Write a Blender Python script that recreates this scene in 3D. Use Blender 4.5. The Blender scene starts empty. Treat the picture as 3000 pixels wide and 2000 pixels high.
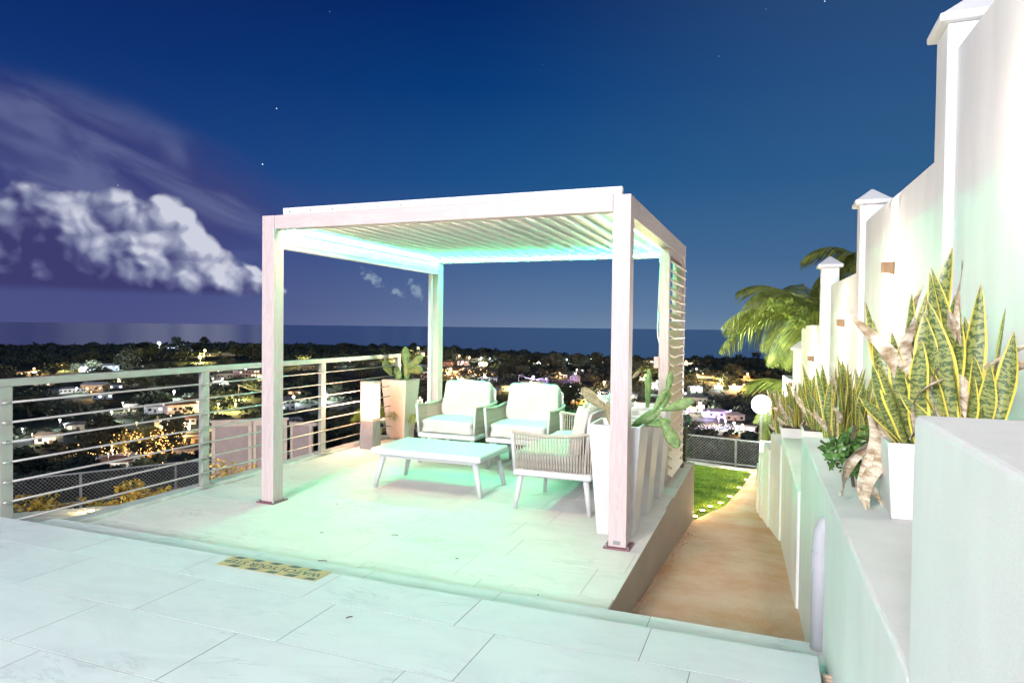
import bpy, bmesh, math, random
import numpy as np
from mathutils import Vector, Matrix, Quaternion
random.seed(7); RNG = np.random.default_rng(7)
scn = bpy.context.scene
COL = scn.collection
R = math.radians

# ------------------------------------------------------------------ camera
YAW, PITCH, ROLL = 0.3690, -0.0222, 0.0114
fw = Vector((-math.sin(YAW)*math.cos(PITCH), math.cos(YAW)*math.cos(PITCH), math.sin(PITCH)))
rt = Vector((math.cos(YAW), math.sin(YAW), 0)); up = rt.cross(fw)
r2 = rt*math.cos(ROLL) + up*math.sin(ROLL); u2 = -rt*math.sin(ROLL) + up*math.cos(ROLL)
cam_d = bpy.data.cameras.new('camera'); cam = bpy.data.objects.new('camera', cam_d); COL.objects.link(cam)
M = Matrix((r2, u2, -fw)).transposed().to_4x4(); M.translation = Vector((4.0602, -4.5743, 1.53))
cam.matrix_world = M
cam_d.sensor_width = 36; cam_d.lens = 23.6; cam_d.clip_start = 0.05; cam_d.clip_end = 60000
scn.camera = cam

# ------------------------------------------------------------------ view
scn.view_settings.view_transform = 'Standard'; scn.view_settings.look = 'None'
scn.view_settings.exposure = 0; scn.view_settings.gamma = 1; scn.view_settings.use_curve_mapping = False
scn.render.engine = 'CYCLES'
scn.cycles.use_denoising = True
scn.cycles.max_bounces = 6; scn.cycles.diffuse_bounces = 3; scn.cycles.glossy_bounces = 3
scn.cycles.transparent_max_bounces = 6; scn.cycles.sample_clamp_indirect = 6
scn.cycles.caustics_reflective = False; scn.cycles.caustics_refractive = False

def lin(r, g, b):
    f = lambda c: (c/255/12.92) if c/255 <= .04045 else ((c/255+.055)/1.055)**2.4
    return (f(r), f(g), f(b), 1)

# ------------------------------------------------------------------ night sky
world = bpy.data.worlds.new('World'); scn.world = world; world.use_nodes = True
class NT:
    """tiny helper for node trees"""
    def __init__(s, tree): s.t = tree; s.n = tree.nodes; s.l = tree.links
    def node(s, typ, **kw):
        n = s.n.new(typ)
        for k, v in kw.items(): setattr(n, k, v)
        return n
    def inp(s, sock, v):
        if isinstance(v, bpy.types.NodeSocket): s.l.new(v, sock)
        elif v is not None: sock.default_value = v
    def m(s, op, a, b=None, c=None, clamp=False):
        n = s.node('ShaderNodeMath', operation=op); n.use_clamp = clamp
        s.inp(n.inputs[0], a)
        if b is not None: s.inp(n.inputs[1], b)
        if c is not None: s.inp(n.inputs[2], c)
        return n.outputs[0]
    def vm(s, op, a, b=None):
        n = s.node('ShaderNodeVectorMath', operation=op); s.inp(n.inputs[0], a)
        if b is not None: s.inp(n.inputs[1], b)
        return n.outputs['Value'] if op in ('DOT_PRODUCT', 'LENGTH', 'DISTANCE') else n.outputs[0]
    def comb(s, x, y, z=0.0):
        n = s.node('ShaderNodeCombineXYZ'); s.inp(n.inputs[0], x); s.inp(n.inputs[1], y); s.inp(n.inputs[2], z); return n.outputs[0]
    def mix(s, f, a, b, blend='MIX'):
        n = s.node('ShaderNodeMix', data_type='RGBA', blend_type=blend)
        s.inp(n.inputs['Factor'], f); s.inp(n.inputs[6], a); s.inp(n.inputs[7], b); return n.outputs[2]
    def smooth(s, v, a, b, lo=0.0, hi=1.0):
        n = s.node('ShaderNodeMapRange', interpolation_type='SMOOTHSTEP')
        s.inp(n.inputs[0], v); s.inp(n.inputs[1], a); s.inp(n.inputs[2], b); s.inp(n.inputs[3], lo); s.inp(n.inputs[4], hi); return n.outputs[0]
    def noise(s, vec, scale, detail=3.0, rough=.5, dist=0.0):
        n = s.node('ShaderNodeTexNoise'); s.inp(n.inputs['Vector'], vec); n.inputs['Scale'].default_value = scale
        n.inputs['Detail'].default_value = detail; n.inputs['Roughness'].default_value = rough; n.inputs['Distortion'].default_value = dist
        return n.outputs[0]
    def ramp(s, v, stops):
        n = s.node('ShaderNodeValToRGB'); s.inp(n.inputs[0], v); e = n.color_ramp.elements
        while len(e) < len(stops): e.new(.5)
        for el, (p, c) in zip(e, stops): el.position = p; el.color = c
        return n.outputs[0]

w = NT(world.node_tree); w.n.clear()
tc = w.node('ShaderNodeTexCoord'); D = tc.outputs['Generated']
sx = w.node('ShaderNodeSeparateXYZ'); w.l.new(D, sx.inputs[0]); X, Y, Z = sx.outputs
az = w.m('MULTIPLY', w.m('ARCTAN2', X, Y), 57.2958)                     # degrees, 0 = +Y, + towards +X
el = w.m('MULTIPLY', w.m('ARCSINE', Z), 57.2958)
elr = w.m('DIVIDE', el, 40.0, clamp=True)
right = w.ramp(elr, [(0, lin(114, 136, 168)), (.035, lin(98, 126, 162)), (.14, lin(66, 104, 150)), (.30, lin(28, 84, 138)), (.48, lin(6, 62, 124)), (.66, lin(2, 40, 102)), (1, lin(3, 26, 80))])
left = w.ramp(elr, [(0, lin(78, 82, 134)), (.06, lin(74, 80, 134)), (.14, lin(64, 74, 134)), (.30, lin(30, 66, 130)), (.48, lin(14, 50, 114)), (.66, lin(10, 36, 96)), (1, lin(8, 26, 76))])
fz = w.smooth(w.m('ABSOLUTE', w.m('ADD', az, 62.0)), 8.0, 52.0)
sky = w.mix(fz, left, right)
# slightly lighter, greener haze towards +az
sky = w.mix(w.m('MULTIPLY', w.smooth(w.m('ABSOLUTE', w.m('SUBTRACT', az, 12.0)), 40.0, 0.0), .35), sky, lin(70, 108, 140))
P = w.comb(az, w.m('MULTIPLY', el, 1.0), 0.0)
wob = w.m('MULTIPLY', w.m('SUBTRACT', w.noise(P, .35, 3.0), .5), 2.2)
# thin streaky cloud
stP = w.comb(w.m('MULTIPLY', w.m('ADD', az, w.m('MULTIPLY', el, .8)), .20), w.m('MULTIPLY', w.m('ADD', el, w.m('MULTIPLY', az, .16)), .36), 3.0)
st = w.noise(stP, .75, 3.0, .5, .9)
ew = w.m('SUBTRACT', 1.0, w.vm('LENGTH', w.comb(w.m('DIVIDE', w.m('ADD', az, 54.0), 16.5), w.m('DIVIDE', w.m('SUBTRACT', w.m('ADD', el, w.m('MULTIPLY', w.m('ADD', az, 50.0), .16)), 9.8), 6.4), 0.0)))
wm = w.m('MULTIPLY', w.smooth(ew, -.05, .45), w.smooth(st, .12, .50), clamp=True)
sky = w.mix(w.m('MULTIPLY', wm, .62), sky, w.mix(w.smooth(st, .42, .72), lin(70, 66, 118), lin(112, 116, 156)))

def puff_height(pv):
    vs = w.node('ShaderNodeTexVoronoi', feature='SMOOTH_F1', voronoi_dimensions='2D'); w.inp(vs.inputs['Vector'], pv); vs.inputs['Scale'].default_value = .34; vs.inputs['Smoothness'].default_value = .35
    v2 = w.node('ShaderNodeTexVoronoi', feature='SMOOTH_F1', voronoi_dimensions='2D'); w.inp(v2.inputs['Vector'], pv); v2.inputs['Scale'].default_value = .95; v2.inputs['Smoothness'].default_value = .3
    h = w.m('ADD', w.m('MULTIPLY', w.m('SUBTRACT', .62, vs.outputs['Distance']), 1.15), w.m('MULTIPLY', w.m('SUBTRACT', .55, v2.outputs['Distance']), .34))
    return w.m('ADD', h, w.m('MULTIPLY', w.m('SUBTRACT', w.noise(pv, 1.6, 2.0, .5), .5), .16))
wp = w.comb(w.m('ADD', az, w.m('MULTIPLY', w.m('SUBTRACT', w.noise(P, .45, 2.0), .5), 1.6)), w.m('ADD', el, wob), 0.0)
wp = w.vm('ADD', wp, (3.7, 1.3, 0))
H0 = puff_height(wp)
H1 = puff_height(w.vm('ADD', wp, (.42, .42, 0)))
# silhouette of the bank: its top falls away to the right, base flat
env = None
for (ca, ce, ra, re) in ((-57.5, 5.0, 5.0, 3.9), (-52.8, 5.3, 3.4, 4.2), (-54.5, 3.7, 8.5, 2.7), (-48.2, 4.6, 2.9, 4.6), (-46.8, 3.7, 3.6, 3.2), (-43.8, 2.9, 3.3, 1.6), (-41.6, 2.6, 1.6, .6)):
    e = w.m('SUBTRACT', 1.0, w.vm('LENGTH', w.comb(w.m('DIVIDE', w.m('SUBTRACT', az, ca), ra), w.m('DIVIDE', w.m('SUBTRACT', el, ce), re), 0.0)))
    env = e if env is None else w.m('SMOOTH_MAX', env, e, .12)
dens = w.m('ADD', w.m('MULTIPLY', env, 1.5), w.m('MULTIPLY', H0, .52))
mask = w.m('MULTIPLY', w.smooth(dens, .0, .30), w.smooth(w.m('ADD', el, w.m('MULTIPLY', wob, .12)), 1.9, 2.7), clamp=True)
lit = w.m('ADD', w.m('MULTIPLY', w.m('SUBTRACT', H0, H1), 1.7), w.m('MULTIPLY', H0, .42))
# the low left flank and the base turn away from the moon
base = w.m('ADD', w.m('MULTIPLY', w.m('SUBTRACT', el, 4.4), .11), w.m('MULTIPLY', w.m('ADD', az, 52.5), .062))
low = w.m('MULTIPLY', w.smooth(el, 3.6, 1.8), -.55)
lum = w.m('ADD', w.m('ADD', w.m('ADD', w.m('MULTIPLY', lit, .62), base), low), .25, clamp=True)
ccol = w.ramp(lum, [(0, lin(62, 62, 112)), (.25, lin(86, 88, 134)), (.5, lin(122, 128, 162)), (.78, lin(164, 169, 194)), (1, lin(206, 209, 224))])
sky = w.mix(mask, sky, ccol)
# two small high wisps seen over the sea
for (ca, ce, ra, re, tl) in ((-33.0, 3.9, 1.1, .62, -.5), (-29.3, 3.0, .8, .8, -.9), (-30.9, 2.8, .7, .4, -.3)):
    q = w.vm('LENGTH', w.comb(w.m('DIVIDE', w.m('SUBTRACT', az, ca), ra), w.m('DIVIDE', w.m('SUBTRACT', w.m('SUBTRACT', el, ce), w.m('MULTIPLY', w.m('SUBTRACT', az, ca), tl)), re), 0.0))
    sky = w.mix(w.m('MULTIPLY', w.smooth(w.m('ADD', q, w.m('MULTIPLY', w.m('SUBTRACT', w.noise(P, 2.4, 3.0), .5), 2.2)), 1.0, .1), .5), sky, lin(168, 190, 205))
# stars
vo = w.node('ShaderNodeTexVoronoi', feature='F1', voronoi_dimensions='3D'); w.l.new(D, vo.inputs['Vector']); vo.inputs['Scale'].default_value = 34
sc = w.node('ShaderNodeSeparateColor'); w.l.new(vo.outputs['Color'], sc.inputs[0])
star = w.m('MULTIPLY', w.smooth(vo.outputs['Distance'], .032, .012), w.m('POWER', sc.outputs[0], 4.0))
star = w.m('MULTIPLY', star, w.smooth(el, 6.0, 14.0))
addn = w.mix(1.0, sky, w.mix(star, (0, 0, 0, 1), (2.4, 2.7, 3.0, 1)), 'ADD')
bg = w.node('ShaderNodeBackground'); w.l.new(addn, bg.inputs[0]); bg.inputs[1].default_value = 1.0
wo = w.node('ShaderNodeOutputWorld'); w.l.new(bg.outputs[0], wo.inputs[0])

# ------------------------------------------------------------------ moon and the house lights behind the terrace
def light(name, typ, loc, energy, color, parent=None, **kw):
    d = bpy.data.lights.new(name, typ); d.energy = energy; d.color = color[:3]
    for k, v in kw.items(): setattr(d, k, v)
    o = bpy.data.objects.new(name, d); COL.objects.link(o); o.location = loc
    if parent: o.parent = parent
    return o
def aim(o, direction): o.rotation_mode = 'QUATERNION'; o.rotation_quaternion = Vector(direction).to_track_quat('-Z', 'Y')
moon = light('moon', 'SUN', (0, 0, 30), .5, (.80, .88, 1)); moon.data.angle = R(.5); aim(moon, (-.35, .75, -.55))
lt = light('house_area_light', 'AREA', (2.0, -13.0, 4.2), 1980, (.89, .93, 1), shape='RECTANGLE', size=3.5, size_y=1.6); aim(lt, (.02, 1, -.26))  # soft area lamp added for the unseen house's cool light
lt = light('house_eave_light', 'AREA', (1.2, -9.5, 5.2), 480, (1, .88, .82), shape='DISK', size=.35); aim(lt, (.15, .9, -.45))

# ------------------------------------------------------------------ helpers
class MB:
    def __init__(s): s.v = []; s.f = []; s.uv = None
    def add(s, vs, fs):
        o = len(s.v); s.v += [tuple(x) for x in vs]; s.f += [tuple(i+o for i in f) for f in fs]; return s
    def box(s, x0, y0, z0, x1, y1, z1):
        return s.add([(x0,y0,z0),(x1,y0,z0),(x1,y1,z0),(x0,y1,z0),(x0,y0,z1),(x1,y0,z1),(x1,y1,z1),(x0,y1,z1)],
                     [(0,3,2,1),(4,5,6,7),(0,1,5,4),(1,2,6,5),(2,3,7,6),(3,0,4,7)])
    def prism(s, poly, z0, z1):
        n = len(poly)
        if isinstance(z0, (int, float)): z0 = [z0]*n
        if isinstance(z1, (int, float)): z1 = [z1]*n
        vs = [(p[0], p[1], a) for p, a in zip(poly, z0)] + [(p[0], p[1], a) for p, a in zip(poly, z1)]
        return s.add(vs, [tuple(range(n))[::-1], tuple(range(n, 2*n))] + [(i, (i+1) % n, n+(i+1) % n, n+i) for i in range(n)])
    def tube(s, pts, rad, n=8, caps=True):
        pts = [Vector(p) for p in pts]
        if isinstance(rad, (int, float)): rad = [rad]*len(pts)
        o = len(s.v); prev = None
        for i, p in enumerate(pts):
            t = (pts[min(i+1, len(pts)-1)] - pts[max(i-1, 0)]).normalized()
            if prev is None:
                a = Vector((0, 0, 1)) if abs(t.z) < .9 else Vector((1, 0, 0)); prev = t.cross(a).normalized()
            prev = (prev - t*prev.dot(t)).normalized(); b = t.cross(prev)
            for k in range(n):
                an = 2*math.pi*k/n; s.v.append(tuple(p + (prev*math.cos(an) + b*math.sin(an))*rad[i]))
        for i in range(len(pts)-1):
            for k in range(n):
                s.f.append((o+i*n+k, o+i*n+(k+1) % n, o+(i+1)*n+(k+1) % n, o+(i+1)*n+k))
        if caps:
            s.f.append(tuple(o+k for k in range(n))[::-1]); s.f.append(tuple(o+(len(pts)-1)*n+k for k in range(n)))
        return s
    def frustum(s, c0, a0, b0, c1, a1, b1):
        q = [(-1,-1),(1,-1),(1,1),(-1,1)]
        vs = [(c0[0]+i*a0, c0[1]+j*b0, c0[2]) for i, j in q] + [(c1[0]+i*a1, c1[1]+j*b1, c1[2]) for i, j in q]
        return s.add(vs, [(0,3,2,1),(4,5,6,7),(0,1,5,4),(1,2,6,5),(2,3,7,6),(3,0,4,7)])
    def mesh(s, name, mat, smooth=False):
        me = bpy.data.meshes.new(name); me.from_pydata(s.v, [], s.f); me.update()
        if mat: me.materials.append(mat)
        if smooth: me.polygons.foreach_set('use_smooth', [True]*len(me.polygons))
        return me
    def build(s, name, mat, parent=None, bevel=0, seg=2, smooth=False, kind=None):
        return place(name, s.mesh(name, mat, smooth), parent, bevel=bevel, seg=seg, kind=kind)
def place(name, me, parent=None, loc=None, rot=None, scale=None, bevel=0, seg=2, kind=None):
    o = bpy.data.objects.new(name, me); COL.objects.link(o)
    if parent: o.parent = parent
    if loc is not None: o.location = loc
    if rot is not None: o.rotation_euler = rot
    if scale is not None: o.scale = scale
    if kind: o['kind'] = kind
    if bevel:
        b = o.modifiers.new('bevel', 'BEVEL'); b.width = bevel; b.segments = seg; b.limit_method = 'ANGLE'; b.angle_limit = R(35); b.harden_normals = False
    return o
def tag(o, label, cat, group=None, kind=None):
    o['label'] = label; o['category'] = cat
    if group: o['group'] = group
    if kind: o['kind'] = kind
    return o
def thing(name, label, cat, loc=(0,0,0), rz=0, group=None):
    o = bpy.data.objects.new(name, None); COL.objects.link(o); o.location = loc; o.rotation_euler = (0,0,rz); o.empty_display_size = .2
    return tag(o, label, cat, group)
def struct(name, obj): obj.name = name; obj['kind'] = 'structure'; return obj
def copy_tree(o, parent=None):
    c = o.copy(); COL.objects.link(c); c.parent = parent
    for ch in list(o.children): copy_tree(ch, c)
    return c
def soft_box(name, sx_, sy_, sz, mat, puff=.02, p=5.0, seed=0, wr=.004, n=14):
    """a cushion: a superellipsoid box with a few soft creases, centred on its base"""
    rs = random.Random(seed); bm = bmesh.new(); bmesh.ops.create_cube(bm, size=2.0)
    bmesh.ops.subdivide_edges(bm, edges=bm.edges[:], cuts=n, use_grid_fill=True)
    ph = [rs.uniform(0, 6) for _ in range(6)]
    for v in bm.verts:
        x, y, z = v.co; l = (abs(x)**p + abs(y)**p + abs(z)**p)**(1/p); x, y, z = x/l, y/l, z/l
        k = (1-x*x)*(1-y*y); kz = (1-x*x)*(1-z*z)
        w_ = wr*(math.sin(7*x+ph[0]+2*math.sin(3*y+ph[1])) + math.sin(9*y+ph[2]+2*math.sin(4*x+ph[3])))
        v.co = (x*sx_/2*(1+.03*math.sin(3*z+ph[4])*(abs(x))), y*(sy_/2+puff*.4*kz), z*(sz/2 + puff*k) + sz/2 + w_*(1 if abs(z) > .5 else .3))
    me = bpy.data.meshes.new(name); bm.to_mesh(me); bm.free(); me.materials.append(mat)
    me.polygons.foreach_set('use_smooth', [True]*len(me.polygons)); return me

# ------------------------------------------------------------------ materials
def mat(name, col, rough=.6, metal=0, var=.12, scale=6, bump=.0, bscale=40, spec=.5, emit=None, estr=0, stretch=None, objvar=0, coords='Object', second=None, sub=0):
    m = bpy.data.materials.new(name); m.use_nodes = True; t = NT(m.node_tree); t.n.clear()
    out = t.node('ShaderNodeOutputMaterial'); b = t.node('ShaderNodeBsdfPrincipled'); t.l.new(b.outputs[0], out.inputs[0])
    tcn = t.node('ShaderNodeTexCoord'); v = tcn.outputs[coords]
    v0_ = v
    if stretch: v = t.vm('MULTIPLY', v, stretch)
    if objvar:
        oi = t.node('ShaderNodeObjectInfo'); v = t.vm('ADD', v, t.comb(t.m('MULTIPLY', oi.outputs['Random'], 37.0), t.m('MULTIPLY', oi.outputs['Random'], 91.0), 0.0))
    n = t.noise(v, scale, 5.0, .6)
    c = col[:3] if len(col) > 3 else col
    lo = tuple(max(0, x*(1-var)) for x in c)+(1,); hi = tuple(min(1, x*(1+var)) for x in c)+(1,)
    if second: hi = tuple(second[:3])+(1,)
    cc = t.mix(t.smooth(n, .32, .68), lo, hi)
    if objvar: cc = t.mix(t.m('MULTIPLY', oi.outputs['Random'], objvar), cc, (c[0]*.6, c[1]*.6, c[2]*.6, 1))
    t.l.new(cc, b.inputs['Base Color'])
    b.inputs['Roughness'].default_value = rough; b.inputs['Metallic'].default_value = metal
    b.inputs['Specular IOR Level'].default_value = spec
    if sub: b.inputs['Subsurface Weight'].default_value = sub; b.inputs['Subsurface Scale'].default_value = .02
    if bump:
        bn = t.node('ShaderNodeBump'); bn.inputs['Strength'].default_value = bump; bn.inputs['Distance'].default_value = .01
        t.l.new(t.noise(v0_, bscale, 4.0, .6), bn.inputs['Height']); t.l.new(bn.outputs[0], b.inputs['Normal'])
    if emit: b.inputs['Emission Color'].default_value = tuple(emit[:3])+(1,); b.inputs['Emission Strength'].default_value = estr
    return m
def glow(name, col, strength):
    m = bpy.data.materials.new(name); m.use_nodes = True; t = NT(m.node_tree); t.n.clear()
    o = t.node('ShaderNodeOutputMaterial'); e = t.node('ShaderNodeEmission'); e.inputs[0].default_value = tuple(col[:3])+(1,); e.inputs[1].default_value = strength
    t.l.new(e.outputs[0], o.inputs[0]); return m

def marble(name, base, vein, objvar=.10, rough=.6):
    m = bpy.data.materials.new(name); m.use_nodes = True; t = NT(m.node_tree); t.n.clear()
    out = t.node('ShaderNodeOutputMaterial'); b = t.node('ShaderNodeBsdfPrincipled'); t.l.new(b.outputs[0], out.inputs[0])
    g = t.node('ShaderNodeNewGeometry'); oi = t.node('ShaderNodeObjectInfo'); rnd = oi.outputs['Random']
    v = t.vm('ADD', g.outputs['Position'], t.comb(t.m('MULTIPLY', rnd, 41.0), t.m('MULTIPLY', rnd, 17.0), t.m('MULTIPLY', rnd, 63.0)))
    vs = t.vm('MULTIPLY', v, (1.0, 2.3, 1.0))
    n1 = t.noise(vs, 1.5, 6.0, .62, 1.6)
    band = t.m('ABSOLUTE', t.m('SUBTRACT', n1, .5))
    veinm = t.smooth(band, .035, .0)
    veinm = t.m('MULTIPLY', veinm, t.smooth(t.noise(v, 2.2, 3.0), .48, .66))
    cloud = t.smooth(t.noise(vs, 2.4, 5.0, .65, .8), .35, .72)
    spots = t.smooth(t.noise(v, 26, 3.0, .5), .70, .78)
    c = t.mix(t.m('MULTIPLY', cloud, .45), base, vein)
    c = t.mix(t.m('MULTIPLY', veinm, .32), c, tuple(x*.62 for x in vein[:3])+(1,))
    c = t.mix(t.m('MULTIPLY', spots, .25), c, tuple(x*.7 for x in vein[:3])+(1,))
    c = t.mix(t.m('MULTIPLY', rnd, objvar), c, tuple(x*.75 for x in base[:3])+(1,))
    t.l.new(c, b.inputs['Base Color']); b.inputs['Roughness'].default_value = rough; b.inputs['Specular IOR Level'].default_value = .16
    bn = t.node('ShaderNodeBump'); bn.inputs['Strength'].default_value = .06; bn.inputs['Distance'].default_value = .01
    t.l.new(t.noise(v, 14, 4.0), bn.inputs['Height']); t.l.new(bn.outputs[0], b.inputs['Normal'])
    return m
def woodgrain(name, a, bcol, axis='Z', rough=.5):
    m = bpy.data.materials.new(name); m.use_nodes = True; t = NT(m.node_tree); t.n.clear()
    out = t.node('ShaderNodeOutputMaterial'); b = t.node('ShaderNodeBsdfPrincipled'); t.l.new(b.outputs[0], out.inputs[0])
    g = t.node('ShaderNodeNewGeometry'); sc_ = {'Z': (9, 9, .9), 'X': (.9, 9, 9), 'Y': (9, .9, 9)}[axis]
    v = t.vm('MULTIPLY', g.outputs['Position'], sc_)
    n = t.noise(v, 1.6, 6.0, .65, .9); fine = t.noise(t.vm('MULTIPLY', v, (5, 5, 5) ), 1.4, 3.0)
    rings = t.m('FRACT', t.m('MULTIPLY', n, 7.0)); rings = t.smooth(t.m('ABSOLUTE', t.m('SUBTRACT', rings, .5)), .0, .5)
    c = t.mix(rings, a, bcol); c = t.mix(t.m('MULTIPLY', t.smooth(fine, .4, .7), .2), c, bcol)
    t.l.new(c, b.inputs['Base Color']); b.inputs['Roughness'].default_value = rough
    return m

M = {}
M['tile'] = marble('terrace_marble', (.66, .68, .69, 1), (.50, .53, .55, 1))
M['deck_tile'] = marble('deck_marble', (.72, .71, .68, 1), (.58, .56, .52, 1), .14, .6)
M['grout'] = mat('grout', (.24, .25, .24), .95, spec=.1)
M['kerb'] = mat('kerb_stone', (.58, .58, .55), .7, var=.15, scale=4, bump=.2, bscale=30)
M['stucco'] = mat('painted_stucco', (.70, .69, .67), .75, var=.06, scale=2.2, stretch=(1, 1, .45), bump=.2, bscale=90)
M['stucco_w'] = mat('white_wall_paint', (.82, .81, .79), .7, var=.05, scale=3.0, stretch=(1, 1, .22), bump=.25, bscale=70)
M['concrete'] = mat('path_concrete_lamp_tint', (.66, .37, .21), .85, var=.12, scale=2.0, bump=.7, bscale=38, second=(.66, .48, .35))  # orange base colour carries the warm lamplight on the path
M['side'] = mat('deck_side_paint', (.36, .30, .26), .75, var=.06, scale=2, bump=.15, bscale=60)
M['post'] = woodgrain('pergola_grain_vertical', (.62, .50, .48, 1), (.55, .43, .42, 1), 'Z')
M['beam'] = woodgrain('pergola_grain_long', (.63, .52, .50, 1), (.57, .46, .44, 1), 'X')
M['beam_y'] = woodgrain('pergola_grain_cross', (.60, .52, .48, 1), (.52, .43, .39, 1), 'Y')
M['louver'] = mat('louvre_cream', (.70, .54, .40), .5, var=.05)
M['plate'] = mat('base_plate_maroon', (.20, .08, .10), .5, metal=.3)
M['bolt'] = mat('bolt_steel', (.6, .6, .6), .3, metal=1)
M['slat'] = mat('roof_slat_white', (.84, .88, .82), .45, var=.03)
M['trim'] = mat('white_aluminium', (.78, .78, .78), .4, var=.03)
M['rail'] = mat('painted_rail', (.46, .43, .40), .38, metal=.2, var=.05)
M['rail2'] = mat('rail_rod', (.50, .47, .44), .3, metal=.4, var=.05)
M['furn'] = mat('white_furniture_metal', (.66, .65, .65), .38, var=.03)
M['cushion'] = mat('cream_cushion_fabric', (.66, .63, .57), .9, var=.05, bump=.35, bscale=320, spec=.2)
M['rope'] = mat('beige_rope', (.52, .44, .37), .85, var=.15, bump=.5, bscale=200, spec=.2)
M['pot'] = mat('white_planter', (.70, .68, .66), .45, var=.06, scale=5)
M['pot_m'] = marble('planter_streaked', (.66, .60, .54, 1), (.50, .42, .36, 1), .1, .5)
M['lamp_stone'] = marble('lamp_stone', (.30, .27, .28, 1), (.12, .11, .12, 1), .1, .4)
M['soil'] = mat('soil', (.06, .045, .03), .95, bump=.6, bscale=60)
M['pad'] = mat('cactus_pad', (.14, .26, .07), .55, var=.3, scale=9, bump=.15, bscale=60, sub=.1, second=(.24, .34, .12))
M['pad_dry'] = mat('cactus_pad_dry', (.30, .25, .13), .7, var=.3, scale=14, bump=.4, bscale=70, second=(.42, .36, .20))
M['leaf'] = mat('green_leaf', (.07, .16, .03), .6, var=.4, scale=8, objvar=.3)
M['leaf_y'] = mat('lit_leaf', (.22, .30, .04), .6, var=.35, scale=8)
M['box'] = mat('boxwood', (.04, .14, .05), .6, var=.5, scale=20)
M['grassbase'] = mat('lawn_soil', (.06, .13, .02), .95, var=.35, scale=5)
M['blade'] = mat('grass_blade', (.16, .32, .03), .7, var=.4, scale=3, second=(.34, .46, .06))
M['dry'] = mat('dry_leaf', (.46, .31, .16), .85, var=.35, scale=12, second=(.78, .68, .54), bump=.6, bscale=50)
M['bronze'] = mat('bronze_fixture', (.22, .13, .07), .4, metal=.6)
M['pvc'] = mat('painted_pipe', (.40, .39, .42), .6, var=.03)
M['fence'] = mat('galvanised_fence', (.40, .40, .40), .5, metal=.3)
M['bark'] = mat('bark', (.09, .07, .05), .9, var=.3, scale=10)
M['frond'] = mat('palm_frond', (.15, .20, .03), .6, var=.4, scale=4, second=(.32, .34, .06))
M['led_g'] = glow('led_green', (.02, 1.0, .54), 460)
M['led_l'] = glow('led_green_left', (.05, 1.0, .46), 400)
M['led_r'] = glow('led_pale_right', (.30, 1.0, .58), 120)
M['led_w'] = glow('led_peach', (1.0, .62, .46), 215)
M['lampglow'] = glow('warm_lamp_panel', (1.0, .70, .44), 3.2)
M['wall_led'] = glow('wall_light_lens', (1.0, .80, .52), 30)
M['ground_led'] = glow('ground_light_lens', (1.0, .72, .30), 22)

# ================================================================== SETTING: ground, sea, decks
PROF = [(0,-2.4),(14,-2.6),(22,-5.5),(50,-15),(100,-26),(150,-34),(300,-53),(450,-58),(3000,-58.6)]
def gz(d): 
    return float(np.interp(d, [a for a, _ in PROF], [b for _, b in PROF]))
def gzxy(x, y): return gz(math.hypot(x-2, y))
COAST = [(-180, 1500),(-90, 2100),(-58.5, 2031),(-54.6, 2054),(-50.4, 2090),(-45.7, 2216),(-39.2, 2083),(-32.6, 1981),(-26.9, 1841),(-21.1, 1596),(-16.8, 1443),(-12.4, 1325),(-6.9, 1386),(-1.5, 1463),(8.1, 1589),(60, 1500),(180, 1500)]
def hillmat():
    m = bpy.data.materials.new('night_hillside'); m.use_nodes = True; t = NT(m.node_tree); b = t.n['Principled BSDF']
    g = t.node('ShaderNodeNewGeometry'); p = g.outputs['Position']
    n = t.noise(p, .011, 8.0, .62); n2 = t.noise(p, .08, 6.0, .65)
    c = t.mix(t.smooth(n, .38, .66), lin(40, 50, 40), lin(66, 72, 54)); c = t.mix(t.m('MULTIPLY', t.smooth(n2, .4, .7), .6), c, lin(30, 38, 30))
    t.l.new(c, b.inputs['Base Color']); b.inputs['Roughness'].default_value = .95; b.inputs['Specular IOR Level'].default_value = .1
    return m
M['hill'] = hillmat()
bm = MB(); AZ = list(np.linspace(-80, 40, 161)) + list(np.linspace(46, 274, 39)); RAD = [0, 6, 10, 12, 14, 16, 19, 22, 28, 36, 50, 70, 90, 120, 150, 200, 250, 300, 370, 450, 560, 700, 850, 1000, 1150, 1300, 1500, 1700, 1900, 2200]
mm = len(AZ)
for i, r_ in enumerate(RAD):
    for a in AZ:
        aa = ((a+180) % 360)-180; cst = float(np.interp(aa, [q for q, _ in COAST], [q for _, q in COAST]))
        x = 2+r_*math.sin(R(a)); y = r_*math.cos(R(a)); z = gz(r_)
        if r_ > 60: z += (math.sin(x*.021+1)+math.sin(y*.017)+math.sin((x+y)*.043))*min(.45, r_/900)
        if r_ > cst: z = -60 - min(4, (r_-cst)*.05)
        bm.v.append((x, y, z))
for i in range(len(RAD)-1):
    for k in range(mm):
        k2 = (k+1) % mm; bm.f.append((i*mm+k, i*mm+k2, (i+1)*mm+k2, (i+1)*mm+k)[::-1])
hill = struct('hillside', bm.build('hillside', M['hill'], smooth=True))

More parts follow.
